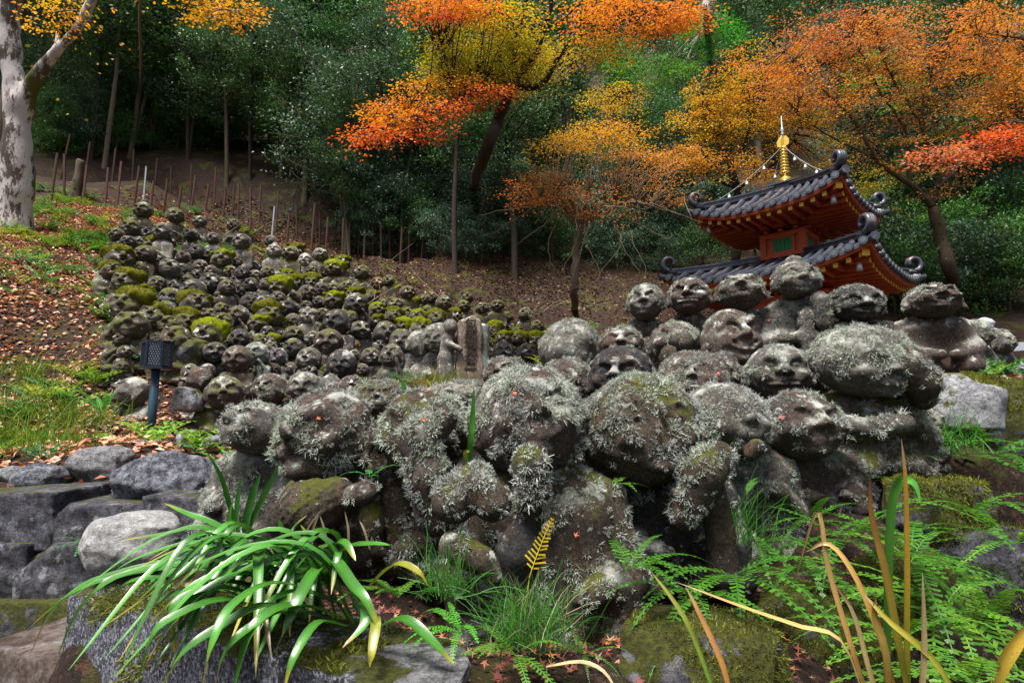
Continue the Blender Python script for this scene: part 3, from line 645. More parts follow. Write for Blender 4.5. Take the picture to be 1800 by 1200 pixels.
statue('mossy companion with swollen cheek beside the brown profile', 396, 690, 62, 58, 5.4, yaw=20, pitch=-10, hd=dict(cheek=1.6, worn=.5), lh=.08, bw=92, by=775, lb=.0, tone='st_mossy', group=G4, ls=.03, res=32)
statue('open-mouthed grey head lying back, beside the lamp post', 232, 690, 60, 56, 5.6, yaw=-40, pitch=-25, hd=dict(mouth='open', worn=.3), lh=.1, bw=86, by=750, lb=.0, tone='st_grey', group=G4, ls=.03, res=32)
statue('dark hunched statue among the leaves left of the lamp', 184, 692, 42, 44, 5.9, yaw=-30, hd=dict(hair='hood'), lh=.1, bw=58, by=745, lb=.0, tone='st_dark', group=G4, ls=.03, res=26)
statue('dark seated statue hugging its knees, glossy wet stone', 600, 641, 44, 44, 6.9, yaw=5, hd=dict(hair='hood', eye='open', worn=.15), lh=.0, bw=56, by=695, lb=.0, tone='st_dark', group=G4, res=32, pose='chest')
statue('shaggy grey-lichen couple statue, its taller figure', 772, 596, 58, 46, 7.2, yaw=-20, pitch=10, hd=dict(face=.65, nose=.75, hair='shag'), lh=.7, bw=84, by=680, lb=.6, tone='st_grey', group=G4, res=30, ls=.035)
statue('shaggy grey-lichen couple statue, its shorter figure', 738, 606, 40, 44, 7.3, yaw=25, hd=dict(face=.65, nose=.75, hair='shag'), lh=.6, bw=56, by=680, lb=.6, tone='st_grey', group=G4, res=28, ls=.035)

# ------------------------------------------------------------------ the hillside crowd
HA, HB, HC = -3.1, .372, -.3056
def plane_depth(px, py, up):
    """depth at which the pixel's ray is 'up' (in units of depth) above the hillside plane"""
    r = ray(px, py); return HA / (r[2] - up - HB * r[1] - HC * r[0])
CR = """252 370 30 t m|308 380 26 t m|351 390 22 t g|411 396 22 t u|230 402 32 b mw|286 408 32 t gw|337 414 25 t d|375 420 23 t gw|426 426 30 t g|476 424 20 b g|482 442 26 t w
269 432 32 b M|512 446 28 t m|254 448 31 t m|212 458 44 b MW|390 458 32 b B|198 478 34 b M|296 474 36 b g|222 498 44 b M|368 500 37 b d|440 502 28 b d|492 506 34 b B|246 518 34 b B|300 526 37 b d
338 512 36 b h|344 536 44 b M|228 540 54 b M|292 550 40 b d|388 520 27 b g|408 530 26 b u|438 534 30 b d|466 538 36 b d|508 542 34 b d|420 554 36 b u|362 556 34 b u|230 574 56 b m|264 560 46 b M
326 568 38 b M|366 590 46 b B|294 574 40 b m|472 556 40 b M|452 572 32 b B|392 566 32 b m|378 620 43 b d|418 632 46 b u|450 622 41 b v|488 628 33 b p|422 596 34 b d|476 600 22 b B|308 600 52 b m
516 588 32 b m|520 442 26 b M|536 458 22 b w|563 448 24 t g|587 474 30 b B|600 464 28 b M|637 480 28 t m|630 494 22 b m|664 498 22 t o|683 494 20 t m|504 486 22 b B|522 498 25 b M|548 498 27 b M
540 516 28 b u|586 508 24 b m|586 530 32 b B|622 520 28 b M|626 536 38 b d|654 524 24 b M|662 546 26 b B|670 534 20 b m|696 536 26 b m|716 514 26 t m|758 524 22 t m|780 532 25 t m|692 556 26 b M
732 560 27 b B|766 562 29 b M|710 572 24 b B|738 582 34 b B|542 556 28 t c|516 546 30 b g|592 568 46 b d|566 554 24 b m|632 580 36 b g|578 600 46 b u|520 590 26 b u|678 584 40 b g|706 602 41 b g
476 612 24 b g|516 614 38 b d|542 632 38 b g|652 628 34 b g|688 626 40 t g|570 628 26 b d|646 558 24 b d|624 606 16 t o|815 538 22 t m|822 524 22 b m|848 542 22 t m|874 537 22 t m|890 558 22 b m
923 553 24 t m|920 574 22 b m|944 574 22 t m|974 584 20 b m|869 581 24 b B|885 597 26 b B|911 597 26 b B|941 602 28 b B|857 604 20 b B|908 585 20 b M|885 620 36 b d|926 622 34 b d|860 622 22 b u
960 592 20 b m|838 562 20 b m|750 548 20 b m|800 556 22 b M|606 554 22 b m|560 532 22 b d|480 570 26 b u|440 596 24 b u|404 600 24 b m|336 590 24 b u|276 596 26 b u|556 578 22 b u|616 560 24 b m|648 596 24 b g
606 590 22 b u|534 602 22 b d|352 470 24 b u|330 494 22 b m|276 500 26 b m|470 480 22 b m|450 470 20 b g|404 478 22 b m|548 476 20 b m|612 504 22 b m|660 566 22 b M|726 536 20 b M|744 526 18 b m|520 524 22 b u|492 574 24 b M""".replace('\n', '|').split('|')
HEADS = [dict(seed=11, eye='happy', mouth='smile'), dict(seed=12, eye='slit', mouth='open', ear=.9), dict(seed=13, eye='open', nose=1.2, mouth='grin', cheek=1.2), dict(seed=14, hair='cap', mouth='flat', rz=1.05),
         dict(seed=15, rx=1.0, rz=.86, cheek=1.4, eye='happy', mouth='grin'), dict(seed=16, hair='hood', eye='slit'), dict(seed=17, rz=1.15, nose=1.1, ear=1.3, mouth='smile'), dict(seed=18, hair='bun', eye='happy'),
         dict(seed=19, hair='crown', eye='slit', mouth='flat'), dict(seed=20, mouth='open', eye='open', rz=.95), dict(seed=21, hair='shag', eye='slit')]
BODIES = [dict(seed=1, pose='lap'), dict(seed=2, pose='pray'), dict(seed=3, pose='belly'), dict(seed=4, pose='chest'), dict(seed=5, pose='hold'), dict(seed=6, pose='raise')]
HM = []; CM = []; BM = {}
for q in HEADS:
    q = dict(q, worn=.22, face=1.35); V, F = sculpt(head_sdf(q), (-1.45, -1.45, -1.35), (1.45, 1.4, 1.65), .094); HM.append(mesh('head', V * .15, F, M['st_grey'], smooth=True))
    hs = head_sdf(q); nz = Noise(q['seed'], 3.0); n2 = Noise(q['seed'] + 4, 8.0)
    def cf(p):
        t = p[:, 2] + .24 * p[:, 1] - .20 - .24 * nz(p * .8) - .06 * n2(p); return np.maximum(hs(p) - .30 * np.clip(t / .62, -.25, 1) - .025 * n2(p * 1.4), -.13 - t)
    V, F = sculpt(cf, (-1.6, -1.5, -.6), (1.6, 1.6, 1.75), .11); rq = np.random.default_rng(q['seed']); nn = vnormals(V, F); fi = rq.integers(0, len(F), 900); fi = fi[nn[F[fi, 0]][:, 2] > -.2]
    V2, F2, _, _ = strands(V[F[fi]].mean(1) + rq.normal(0, .03, (len(fi), 3)), nn[F[fi, 0]], rq.uniform(.06, .15, len(fi)), np.full(len(fi), .045), rq, K=3, spread=.6, curl=.8); F = np.concatenate([F, F2 + len(V)]); V = np.concatenate([V, V2])
    CM.append(mesh('moss_cap', V * .15, F, M['moss'], smooth=True))
for i, q in enumerate(BODIES):
    for tall in (0, 1):
        q = dict(q, H=(1.75, 3.1)[tall], fingers=1, worn=.35, knees=1 - tall); V, F = sculpt(body_sdf(q), (-1.35, -1.25, -.05), (1.35, .9, q['H'] * 1.35 + .1), .105 if not tall else .125)
        BM[i, tall] = mesh('body', V * .19, F, M['st_grey'], smooth=True)
_U = 'first second third fourth fifth sixth seventh eighth ninth tenth eleventh twelfth thirteenth fourteenth fifteenth sixteenth seventeenth eighteenth nineteenth'.split()
ORD = _U + [w if k == 0 else t + '-' + _U[k - 1] for t, w in (('twenty', 'twentieth'), ('thirty', 'thirtieth'), ('forty', 'fortieth')) for k in range(10)]
LOOK = dict(d='dark wet stone figure', u='plain brown stone figure', g='grey lichen-spotted stone figure', m='weathered olive stone figure', M='stone figure with dull moss cap', B='stone figure with bright moss cap', h='dark hooded stone figure',
            w='white-crusted stone figure', o='orange-brown stone figure', v='green-grey stone figure', p='purple-grey stone figure', c='pale crowned stone figure')
TONE = dict(d='c_dark', u='c_brown', g='c_grey', m='c_mossy', M='c_mossy', B='c_mossy', h='c_dark', w='st_pale', o='st_orange', v='st_green', p='st_purple', c='st_pale')
M['st_orange'] = stone_mat('stone_orange', (.15, .075, .025), (.27, .15, .06), crust_amt=.2)
M['st_green'] = stone_mat('stone_green', (.13, .15, .13), (.25, .29, .26), crust_amt=.5)
M['st_purple'] = stone_mat('stone_purple', (.08, .07, .085), (.19, .17, .19), crust_amt=.3)
crowd = []
for s in CR:
    a = s.split(); crowd.append((float(a[0]), float(a[1]), float(a[2]) * 1.03, a[3], a[4]))
rf = random.Random(21); edge = lambda x: 372 + .27 * (x - 220) + 30
for _ in range(4000):
    if len(crowd) > 205: break
    x = rf.uniform(205, 960); lo = max(edge(x), 395 if x < 420 else 0); hi_ = 655 if x < 640 else 640 - .10 * (x - 640); y = rf.uniform(lo, hi_)
    if x > 700 and 540 < y and 715 < x < 860: continue
    if min(((x - c[0]) ** 2 + ((y - c[1]) * 1.2) ** 2) ** .5 / (c[2] * .5 + 11) for c in crowd) > .78 and not (225 < x < 330 and y > 575): crowd.append((x, y, rf.uniform(21, 28), rf.choice('bbbt'), rf.choice('dudmmgu')))
rows = {}
for c in crowd: rows.setdefault(int(np.clip((c[1] - 372 - .29 * (c[0] - 220)) // 30 if c[0] < 700 else (c[1] - 372 - .22 * (c[0] - 220) - 12) // 30, -1, 8)), []).append(c)
rk = sorted(rows); rc = random.Random(4)
for ri, key in enumerate(rk):
    for k, (x, y, w, kd, tn) in enumerate(sorted(rows[key])):
        tall = kd == 't'; up = (2.35 if tall else 1.42) * w / 1000.
        d = plane_depth(x, y, up); hw = w / 2000. * d; sc = hw / .15; c = P(x, y, d); base = c.copy(); base[2] -= up * d
        t0 = tn[0]; look = LOOK[t0]
        root = empty('hillside_statue', base, label='%s, %s from left in %s row below the iron stakes' % (look, ORD[k], ORD[ri]), cat='statue', group='small stone statues crowding the hillside')
        face = math.degrees(math.atan2(c[0], c[1])); yaw = R(-face * .6 + rc.uniform(-28, 28)); pit = R(-rc.choice((0, 5, 12, 20, 30)))
        hi = {'h': 5, 'c': 8}.get(t0, rc.choice((0, 1, 2, 3, 4, 6, 7, 9, 10, 0, 4)))
        if t0 in 'MB' and hi == 7: hi = 4
        ho = link('head', HM[hi], root, loc=Vector(c - base), rot=(pit, 0, yaw), scale=(sc * rc.uniform(.95, 1.05), sc, sc * rc.uniform(.92, 1.08)))
        bo = link('body', BM[rc.randrange(6), int(tall)], root, rot=(0, 0, yaw * .6), scale=(sc * rc.uniform(.92, 1.1), sc, (up * d - hw * .80) / (.19 * (3.1 if tall else 1.75))))
        tb = {'w': 'st_pale', 'W': 'st_pale'}.get(tn[-1], TONE[t0])
        for o, m in ((ho, TONE[t0]), (bo, tb)): o.material_slots[0].link = 'OBJECT'; o.material_slots[0].material = M[m]
        if t0 in 'MB':
            mo = link('moss_cap', CM[hi], ho)
            mo.material_slots[0].link = 'OBJECT'; mo.material_slots[0].material = M['moss' if t0 == 'B' else 'moss_dull']
        CTRL.append((base[0], base[1], base[2] + .03, .22))
# ------------------------------------------------------------------ stones, walls, lamp, pillar
rock('pale round boulder with ribbed face on the granite block', 232, 952, 150, 112, 1.85, 'rock_pale', 3, box=.2, yaw=20, cuts=5, rough=.05, n=24)
rock('jagged grey boulder on the left wall, larger of two', 181, 817, 100, 64, 3.3, 'rock_grey', 8, box=.3, yaw=10, cuts=9)
rock('dark rounded boulder at the wall\'s left end', 72, 840, 82, 52, 3.1, 'rock_blue', 6, box=.3, cuts=8)
rock('little pale stone left of the dark wall boulder', 20, 835, 44, 32, 3.2, 'rock_grey', 9, box=.3)
rock('small grey stone at the foot of the lamp', 266, 787, 54, 34, 4.1, 'rock_grey', 10, box=.4, cuts=8)
rock('upright pale stone chunk right of the lamp foot', 331, 772, 34, 36, 4.0, 'rock_white', 14, box=.5, cuts=8)
rock('bluish pebble between chunk stone and flat-headed statue', 375, 777, 32, 24, 3.7, 'rock_grey', 12, box=.3)
rock('broad blue-grey boulder sloping down behind the mound\'s left end', 296, 848, 185, 110, 2.9, 'rock_blue', 13, box=.35, tilt=-14, cuts=9, depth=.7, n=20)
rock('pale blue stone beneath the mossy companion statue', 330, 702, 50, 46, 5.3, 'rock_white', 15, box=.4)
rock('flat mossy slab carrying statues behind the lamp', 318, 622, 92, 56, 6.4, 'rock_moss', 16, box=.5, cuts=8)
rock('low purple stone behind the lichen dome head', 966, 700, 90, 46, 3.3, 'st_brown', 17, box=.3)
rock('white angular wall stone with moss tufts on its top', 1690, 706, 128, 104, 3.1, 'rock_white', 18, name='wall_stone', box=.75, cuts=5, depth=.8, yaw=-35, tilt=4, n=20, rough=.03)
rock('dark mossy wall stone at the frame\'s right edge', 1775, 740, 130, 150, 3.3, 'rock_moss', 19, name='wall_stone', box=.6, cuts=7, depth=1.0, yaw=-35, n=20)
rock('moss-topped wall stone above the ferns', 1668, 905, 130, 145, 2.45, 'rock_moss', 20, name='wall_stone', box=.65, cuts=6, depth=.9, yaw=-40, n=20)
rock('white-veined wall stone beside the tall fern', 1600, 900, 84, 130, 2.3, 'rock_moss', 21, name='wall_stone', box=.45, cuts=6, depth=1.2, yaw=-30)
rock('shadowy stone low in the wall behind bottom ferns', 1735, 1010, 190, 170, 2.3, 'rock_dark', 22, name='wall_stone', box=.6, cuts=7, depth=.8, yaw=-40, n=20)
rock('mossy kerb stone under the fallen leaves, nearest the camera', 1235, 1170, 290, 170, 1.42, 'rock_moss', 23, name='wall_stone', box=.7, cuts=5, depth=.7, yaw=-32, n=24, rough=.04)
rock('mossy kerb stone next to the nearest one', 1455, 1110, 230, 165, 1.75, 'rock_moss', 24, name='wall_stone', box=.7, cuts=6, depth=.8, yaw=-36, n=22)
rock('white-streaked kerb stone behind dried stalks', 1565, 1075, 110, 190, 2.0, 'rock_moss', 25, name='wall_stone', box=.7, cuts=6, depth=.8, yaw=-36, n=18)
rock('flat pale paving stone under the strap-leaf clump', 730, 1190, 210, 62, 1.18, 'rock_grey', 26, name='paving_stone', box=.7, cuts=4, depth=.9, yaw=8, n=18, rough=.03)
for o in [o for o in bpy.data.objects if o.name.split('.')[0] in ('wall_stone',)]:
    far = o.location.length > 2.9; moss_fuzz(o, .22 if o.data.materials[0] is M['rock_white'] else .5, .014 if not far else .02, 2500, 700 + int(o.location.x * 50))
# granite kerb block in the left foreground
def slab(name, quad, depthv, h, mat, seed, label=None, cat='stone', n=20, rough=.02, parent=None):
    """rough block: top front edge from a to b, running back along depthv, height h downward"""
    a, b = (np.array(q, float) for q in quad); dv = np.array(depthv, float)
    me = rock_mesh((1, 1, 1), seed, .88, n, 4, rough, M[mat], name); V = np.zeros(len(me.vertices) * 3, np.float32); me.vertices.foreach_get('co', V); V = V.reshape(-1, 3) / .95
    u = (V[:, :1] + 1) / 2; v = (V[:, 1:2] + 1) / 2; t = (V[:, 2:] - 1) / 2
    W = a + (b - a) * u + dv * v + np.array([0, 0, h]) * t; c = W.mean(0)
    me.vertices.foreach_set('co', (W - c).astype(np.float32).ravel()); me.update()
    o = link(name, me, parent, loc=Vector(c)); return tag(o, label, cat if label else None)
slab('granite_block', (P(98, 1022, 1.75), P(700, 1205, 1.02)), (.13, .26, -.0), .62, 'granite', 41, 'big speckled granite block under the strap leaves', 'stone', n=34, rough=.018)
moss_fuzz(bpy.data.objects['granite_block'], .20, .020, 4500, 733, ub=.25, droop=1.0)
slab('step_stone', (P(-60, 1130, 2.05), P(150, 1195, 1.72)), (.5, .9, .05), .22, 'rock_dark', 43, 'wet brown stone step in the bottom corner', 'step', n=16)
M['wetstep'] = rock_mat('wet_step', (.07, .045, .032), (.24, .19, .17), lich=.3); bpy.data.objects['step_stone'].data.materials[0] = M['wetstep']
wall = empty('retaining_wall', P(180, 950, 2.9), label='low retaining wall of large dark mossy blocks at the left', cat='wall')
wb = wall.location
for i, (x0, x1, y0, y1, d, mt) in enumerate([(-70, 150, 862, 952, 2.75, 'rock_dark'), (150, 300, 878, 948, 2.75, 'rock_dark'), (296, 420, 868, 955, 2.7, 'rock_dark'), (-80, 95, 946, 1040, 2.68, 'rock_dark'), (90, 265, 944, 1050, 2.68, 'rock_dark'),
                                            (255, 420, 950, 1060, 2.62, 'rock_dark'), (-80, 130, 1040, 1120, 2.60, 'rock_moss'), (125, 340, 1045, 1150, 2.58, 'rock_moss')]):
    c = P((x0 + x1) / 2, (y0 + y1) / 2, d)
    me = rock_mesh(((x1 - x0) / 2000. * d * 1.16, .28, (y1 - y0) / 2000. * d * 1.15), 60 + i, .9, 20, 3, .035, M[mt], 'stone')
    link('stone', me, wall, loc=Vector(c) + Vector((0, .06, 0)) - wb, rot=(0, R((i * 37 % 5) - 2), R((i * 53 % 5) - 2)))
# lamp
lb = P(264, 772, 5.0); lt = P(274, 645, 5.0); LH = lt[2] - lb[2]
lamp = empty('garden_lamp', lb, label='blue-black garden lamp with perforated hexagonal lantern on a post', cat='lamp')
MB().tube([(0, 0, -.15), (0, 0, LH)], .035, 12).build('post', M['lamppost'], lamp, smooth=True)
hx = lambda r, z, o=0: [(r * math.cos(o + k * math.pi / 3), r * math.sin(o + k * math.pi / 3), z) for k in range(6)]
def hexplate(r, z0, z1, r2=None):
    r2 = r2 or r; V = hx(r, z0, .35) + hx(r2, z1, .35); F = [tuple(range(6))[::-1], tuple(range(6, 12))] + [(i, (i + 1) % 6, 6 + (i + 1) % 6, 6 + i) for i in range(6)]; return V, F
LZ = LH; HH = .215
MB().add(*hexplate(.135, LZ - .012, LZ + .012)).build('base_plate', M['lampblue'], lamp)
MB().add(*hexplate(.128, LZ + HH, LZ + HH + .022)).build('top_plate', M['lampblue'], lamp)
MB().add(*hexplate(.110, LZ + .015, LZ + HH)).build('diffuser', M['lampglass'], lamp)
for k in range(6):
    a0 = .35 + k * math.pi / 3; a1 = a0 + math.pi / 3; p0 = np.array([.115 * math.cos(a0), .115 * math.sin(a0), 0]); p1 = np.array([.115 * math.cos(a1), .115 * math.sin(a1), 0])
    MB().tube([p0 + (0, 0, LZ), p0 + (0, 0, LZ + HH)], .012, 6).build('corner_post', M['lampblue'], lamp)
    b = MB(); L = np.linalg.norm(p1 - p0); ex = (p1 - p0) / L; nrm = np.array([-ex[1], ex[0], 0]); Mx = np.stack([ex, nrm, [0, 0, 1]], 1)
    nx, nzz = 6, 10; dx, dz = L / nx, HH / nzz
    for j in range(nzz + 1): b.box((p0 + p1) / 2 + (0, 0, LZ + j * dz), (L / 2, .0022, dz * .16), Mx)
    for j in range(nzz):
        for i in range(nx + 1):
            o_ = (i + (.5 if j % 2 else 0)) * dx
            if o_ <= L: b.box(p0 + ex * o_ + (0, 0, LZ + (j + .5) * dz), (dx * .19, .0018, dz * .36), Mx)
    b.build('perforated_panel', M['lampblue'], lamp)
CTRL.append((lb[0], lb[1], lb[2], .3))
# inscribed pillar
pb = P(822, 676, 6.6); PH = P(822, 549, 6.6)[2] - pb[2]; hw = .165
pil = empty('inscribed_pillar', pb, rot=(0, 0, R(10)), label='brown stone pillar with carved characters and a figure clinging to its side', cat='monument')
nz = Noise(77, 9.0); nf = Noise(78, 26.0)
def pf(p):
    s = 1 - .22 * np.clip(p[:, 2] / PH, 0, 1)
    d = rbox(p / np.stack([s, s, np.ones_like(s)], 1), (0.02, .0, PH / 2), (hw, .15, PH / 2), .05)
    d = np.maximum(d, p[:, 2] + .55 * np.abs(p[:, 0] - .04) - PH * .99)
    return d + .010 * nz(p) + .005 * nf(p)
V, F = sculpt(pf, (-.35, -.3, -.1), (.35, .3, PH + .05), .022); link('shaft', mesh('shaft', V, F, M['st_tan'], smooth=True), pil)
fg = polycap([(-.26, -.08, .05, .09), (-.27, -.08, PH * .35, .09), (-.24, -.06, PH * .62, .07)]); fh = lambda p: su(su(fg(p), ell(p, (-.21, -.09, PH * .80), (.075, .07, .085)), .03), cap(p, (-.25, -.12, PH * .55), (-.10, -.17, PH * .47), .035), .03) + .008 * nz(p) + .004 * nf(p)
V, F = sculpt(fh, (-.42, -.3, -.08), (.05, .1, PH), .018); link('clinging_figure', mesh('clinging_figure', V, F, M['st_grey'], smooth=True), pil)
fr = polycap([(.19, -.02, -.02, .10), (.17, 0, PH * .8, .07)]); V, F = sculpt(lambda p: fr(p) + .010 * nz(p) + .006 * nf(p), (.0, -.2, -.1), (.4, .2, PH), .024); link('rough_side', mesh('rough_side', V, F, M['st_green'], smooth=True), pil)
MB().box((.0, -.06, .02), (.22, .18, .035)).build('foot_block', M['st_pale'], pil)
for k, ch in enumerate('包即英公一'):
    cu = bpy.data.curves.new('inscription', 'FONT'); cu.body = ch; cu.size = .15; cu.extrude = .004; cu.align_x = 'CENTER'; cu.offset = .003
    cu.materials.append(M['carve']); o = bpy.data.objects.new('inscription', cu); COL.objects.link(o); o.parent = pil
    zz = PH * (.76 - .155 * k); o.location = (.015, -.158 * (1 - .22 * zz / PH) - .012, zz); o.rotation_euler = (R(90 - 2.2), 0, 0)
CTRL.append((pb[0], pb[1], pb[2], .35))
# iron stakes above the crowd
stk = []
for line, (pts, n, hp) in enumerate(((spline([(85, 352), (215, 376), (300, 392), (420, 420), (560, 462), (700, 496)], 23), 23, 84), (spline([(110, 318), (250, 350), (380, 378), (520, 425), (640, 462), (740, 480)], 19), 19, 74))):
    for i in range(n): stk.append((pts[i][0] + RNG.uniform(-7, 7), pts[i][1] + RNG.uniform(-5, 5), hp * RNG.uniform(.85, 1.25), line))
for line in (0, 1):
    for k, (x, y, hp, _) in enumerate(sorted(s for s in stk if s[3] == line)):
        d = plane_depth(x, y, 0) * (1.0 if line == 0 else .97); d = min(d, 17); b = P(x, y, d); h = hp / 1000. * d
        pale = k % 9 == 6 and line == 0
        st = empty('iron_stake', b, (R(RNG.uniform(-4, 4)), R(RNG.uniform(-4, 4)), 0), '%s iron stake, %s from left in the %s stake line' % ('pale grey' if pale else 'rusty', ORD[k], ('front', 'rear')[line]), 'stake', 'iron stakes above the crowd')
        MB().tube([(0, 0, -.3), (0, 0, h)], .028 if not pale else .022, 6).build('shaft', M['steel' if pale else 'rust'], st)
        MB().tube([(0, 0, h), (0, 0, h + .02)], .030, 6).build('cap', M['rust'], st)
        CTRL.append((b[0], b[1], b[2], .3))
# stone rail and finial at the right edge
rl = P(1800, 625, 6.2); rail = empty('stone_rail', rl, (0, 0, R(-52)), 'grey stone railing at the right edge of the mound', 'railing')
for z in (.10, -.10): MB().box((.0, 0, z), (.50, .05, .045)).build('rail', M['railstone'], rail)
for x in (-.34, .34): MB().box((x, 0, -.1), (.05, .06, .2)).build('baluster', M['railstone'], rail)
fp = P(1738, 640, 6.5); fin = empty('stone_post', fp, label='stone post with blue-grey onion finial behind the last statues', cat='post')
MB().lathe([(.09, -.3), (.09, .34), (.07, .345), (.07, .37), (.11, .375), (.115, .40), (.07, .405), (.06, .425), (.095, .45), (.10, .48), (.07, .515), (.02, .54)], n=16).build('finial', M['railstone'], fin, smooth=True)
MB().box((0, 0, -.35), (.12, .12, .25)).build('base', M['railstone'], fin)
CTRL.append((fp[0], fp[1], fp[2] - .25, .5))

# ------------------------------------------------------------------ the pagoda
pc = P(1386, 400, 11.25); PX, PY = pc[0], pc[1]; Z0 = 1.0
pag = empty('pagoda', (PX, PY, Z0), (0, 0, R(45)), 'two-storeyed red pagoda with curled black tile roofs and gilt spire', 'pagoda')
def side_rot(k): return np.array(Matrix.Rotation(k * math.pi / 2, 3, 'Z'))
def roof(nm, a, b, zm, zc, zt, ntile, zbody):
    def ze(u): return zm + (zc - zm) * np.abs(u) ** 2.9
    def surf(s, t, lift=0.0):
        e = a + (b - a) * t; u = np.clip(s / e, -1, 1); q = .72 * t + .28 * t * t
        return np.stack([s, -e, ze(u) * (1 - q) + zt * q + lift - .0 * t], -1)
    n, m = 24, 8; V = []; F = []
    for k in range(4):
        Rk = side_rot(k)
        for off in (0, -.05):
            for j in range(m + 1):
                t = j / m; e = a + (b - a) * t; s = np.linspace(-e, e, n + 1); V.append(surf(s, np.full(n + 1, t), off) @ Rk.T)
    V = np.concatenate(V); per = (m + 1) * (n + 1)
    for k in range(4):
        for w in (0, 1):
            o = (2 * k + w) * per
            for j in range(m):
                for i in range(n):
                    f = (o + j * (n + 1) + i, o + j * (n + 1) + i + 1, o + (j + 1) * (n + 1) + i + 1, o + (j + 1) * (n + 1) + i); F.append(f if w == 0 else f[::-1])
        for i in range(n): F.append((2 * k * per + i + 1, 2 * k * per + i, (2 * k + 1) * per + i, (2 * k + 1) * per + i + 1))
    V = V - (0, 0, Z0); ro = link(nm, mesh(nm, V, F, M['tile']), pag)
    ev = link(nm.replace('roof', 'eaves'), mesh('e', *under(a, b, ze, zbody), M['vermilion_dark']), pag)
    sp = 2 * a / ntile; r = sp * .27
    for k in range(4):
        Rk = side_rot(k)
        for i in range(ntile):
            s = -a + sp * (i + .5); tmax = min(1.0, (a - abs(s)) / (a - b)); 
            tt = np.linspace(-.012, max(tmax - .01, .05), 7); pts = surf(np.full(7, s), tt, r * .35) @ Rk.T - (0, 0, Z0)
            MB().tube(pts, r, 8).build('cover_tile', M['tile'], ro)
            p = pts[0]; dn = Rk @ np.array([0, -1, 0.0]); MB().tube([p - dn * .01, p + dn * .035], [r * 1.22, r * 1.22], 12).build('eave_cap', M['tile'], ro)
            p2 = p + dn * .036; MB().tube([p2, p2 + dn * .004], [r * .8, r * .75], 10).build('cap_emblem', M['bronze'], ro)
        nr = ntile + 1                                       # rafters with yellow tips
        for i in range(nr):
            s = -a * .90 + 1.8 * a * i / (nr - 1); u = s / a; e0, e1 = a * .93, max(b * 1.0, abs(s) * .97); z = ze(np.array(u)) - .17
            if e1 > e0 - .05: continue
            mid = np.array([s, -(e0 + e1) / 2, z - Z0 + .035]); q = np.array(Matrix.Rotation(math.atan2(.07, e0 - e1), 3, 'X')) if 0 else np.eye(3)
            MB().box(Rk @ mid, (.030, (e0 - e1) / 2, .035), Rk).build('rafter', M['vermilion'], ev)
            MB().box(Rk @ np.array([s, -e0 - .004, z - Z0 + .035]), (.034, .008, .040), Rk).build('rafter_tip', M['gold'], ev)
    for k in range(4):                                       # hips, scrolls, corner beams, bells
        c = math.pi / 4 + k * math.pi / 2; dv = np.array([math.cos(c), math.sin(c), 0])
        tt = np.linspace(.07, 1, 10); e = (a + (b - a) * tt) * math.sqrt(2); q = .72 * tt + .28 * tt * tt; z = zc * (1 - q) + zt * q - Z0 + .045
        hp = dv[None] * e[:, None] + np.stack([0 * z, 0 * z, z], 1)
        sd = np.array([-dv[1], dv[0], 0]); b2 = MB()
        for w, h0, h1 in ((.055, -.02, .055), (.075, .055, .085)):
            V = np.concatenate([hp + sd * w + (0, 0, h0), hp - sd * w + (0, 0, h0), hp - sd * w + (0, 0, h1), hp + sd * w + (0, 0, h1)]); m_ = len(hp)
            F = [(j * m_ + i, ((j + 1) % 4) * m_ + i, ((j + 1) % 4) * m_ + i + 1, j * m_ + i + 1) for j in range(4) for i in range(m_ - 1)] + [(0, m_, 2 * m_, 3 * m_), (m_ - 1, 4 * m_ - 1, 3 * m_ - 1, 2 * m_ - 1)]; b2.add(V, F)
        b2.build('hip_ridge', M['tile'], ro)
        th = np.linspace(-1.2, 3.9, 20); rr = np.linspace(.135, .075, 20) * (a / 1.45) ** .5; o_ = hp[0] + dv * .03 + (0, 0, .20)
        sc = o_[None] + dv[None] * (rr * np.cos(th - .35))[:, None] * 1.0 + np.array([0, 0, 1.0])[None] * (rr * np.sin(th - .35))[:, None]
        sc = np.vstack([hp[0] - dv * .10 + (0, 0, .04), hp[0] + dv * .04 + (0, 0, .03), sc])
        bb = MB()
        for off in (-.035, 0, .035): bb.tube(sc + sd * off, np.concatenate([[.05, .05], np.linspace(.05, .036, 20)]), 8)
        bb.build('scroll_tile', M['tile'], ro, smooth=True)
        ct = dv * (a * math.sqrt(2) + .05) + (0, 0, zc - Z0 + .0); MB().tube([ct - dv * .30 - (0, 0, .03), ct + dv * .03], .058, 10).build('corner_tile', M['tile'], ro)
        MB().tube([ct + dv * .03, ct + dv * .05], .068, 12).build('eave_cap', M['tile'], ro)
        Mx = np.stack([dv, sd, [0, 0, 1]], 1); e0 = a * math.sqrt(2) * .93; zz = zc - Z0 - .17
        MB().box(dv * (e0 - .34) + (0, 0, zz), (.34, .055, .065), Mx).build('corner_beam', M['vermilion'], ev)
        MB().box(dv * (e0 + .006) + (0, 0, zz), (.008, .058, .068), Mx).build('beam_tip', M['gold'], ev)
        MB().box(dv * (e0 - .20) + (0, 0, zz + .085), (.22, .07, .016), Mx).build('beam_cap', M['gold'], ev)
        bl = dv * (e0 - .18) + (0, 0, zz - .07); bm = MB(); bm.lathe([(.004, .0), (.004, -.06), (.03, -.065), (.042, -.12), (.05, -.19), (.042, -.192)], bl, 10); bm.build('wind_bell', M['steel'], ev, smooth=True)
    return ro, ev
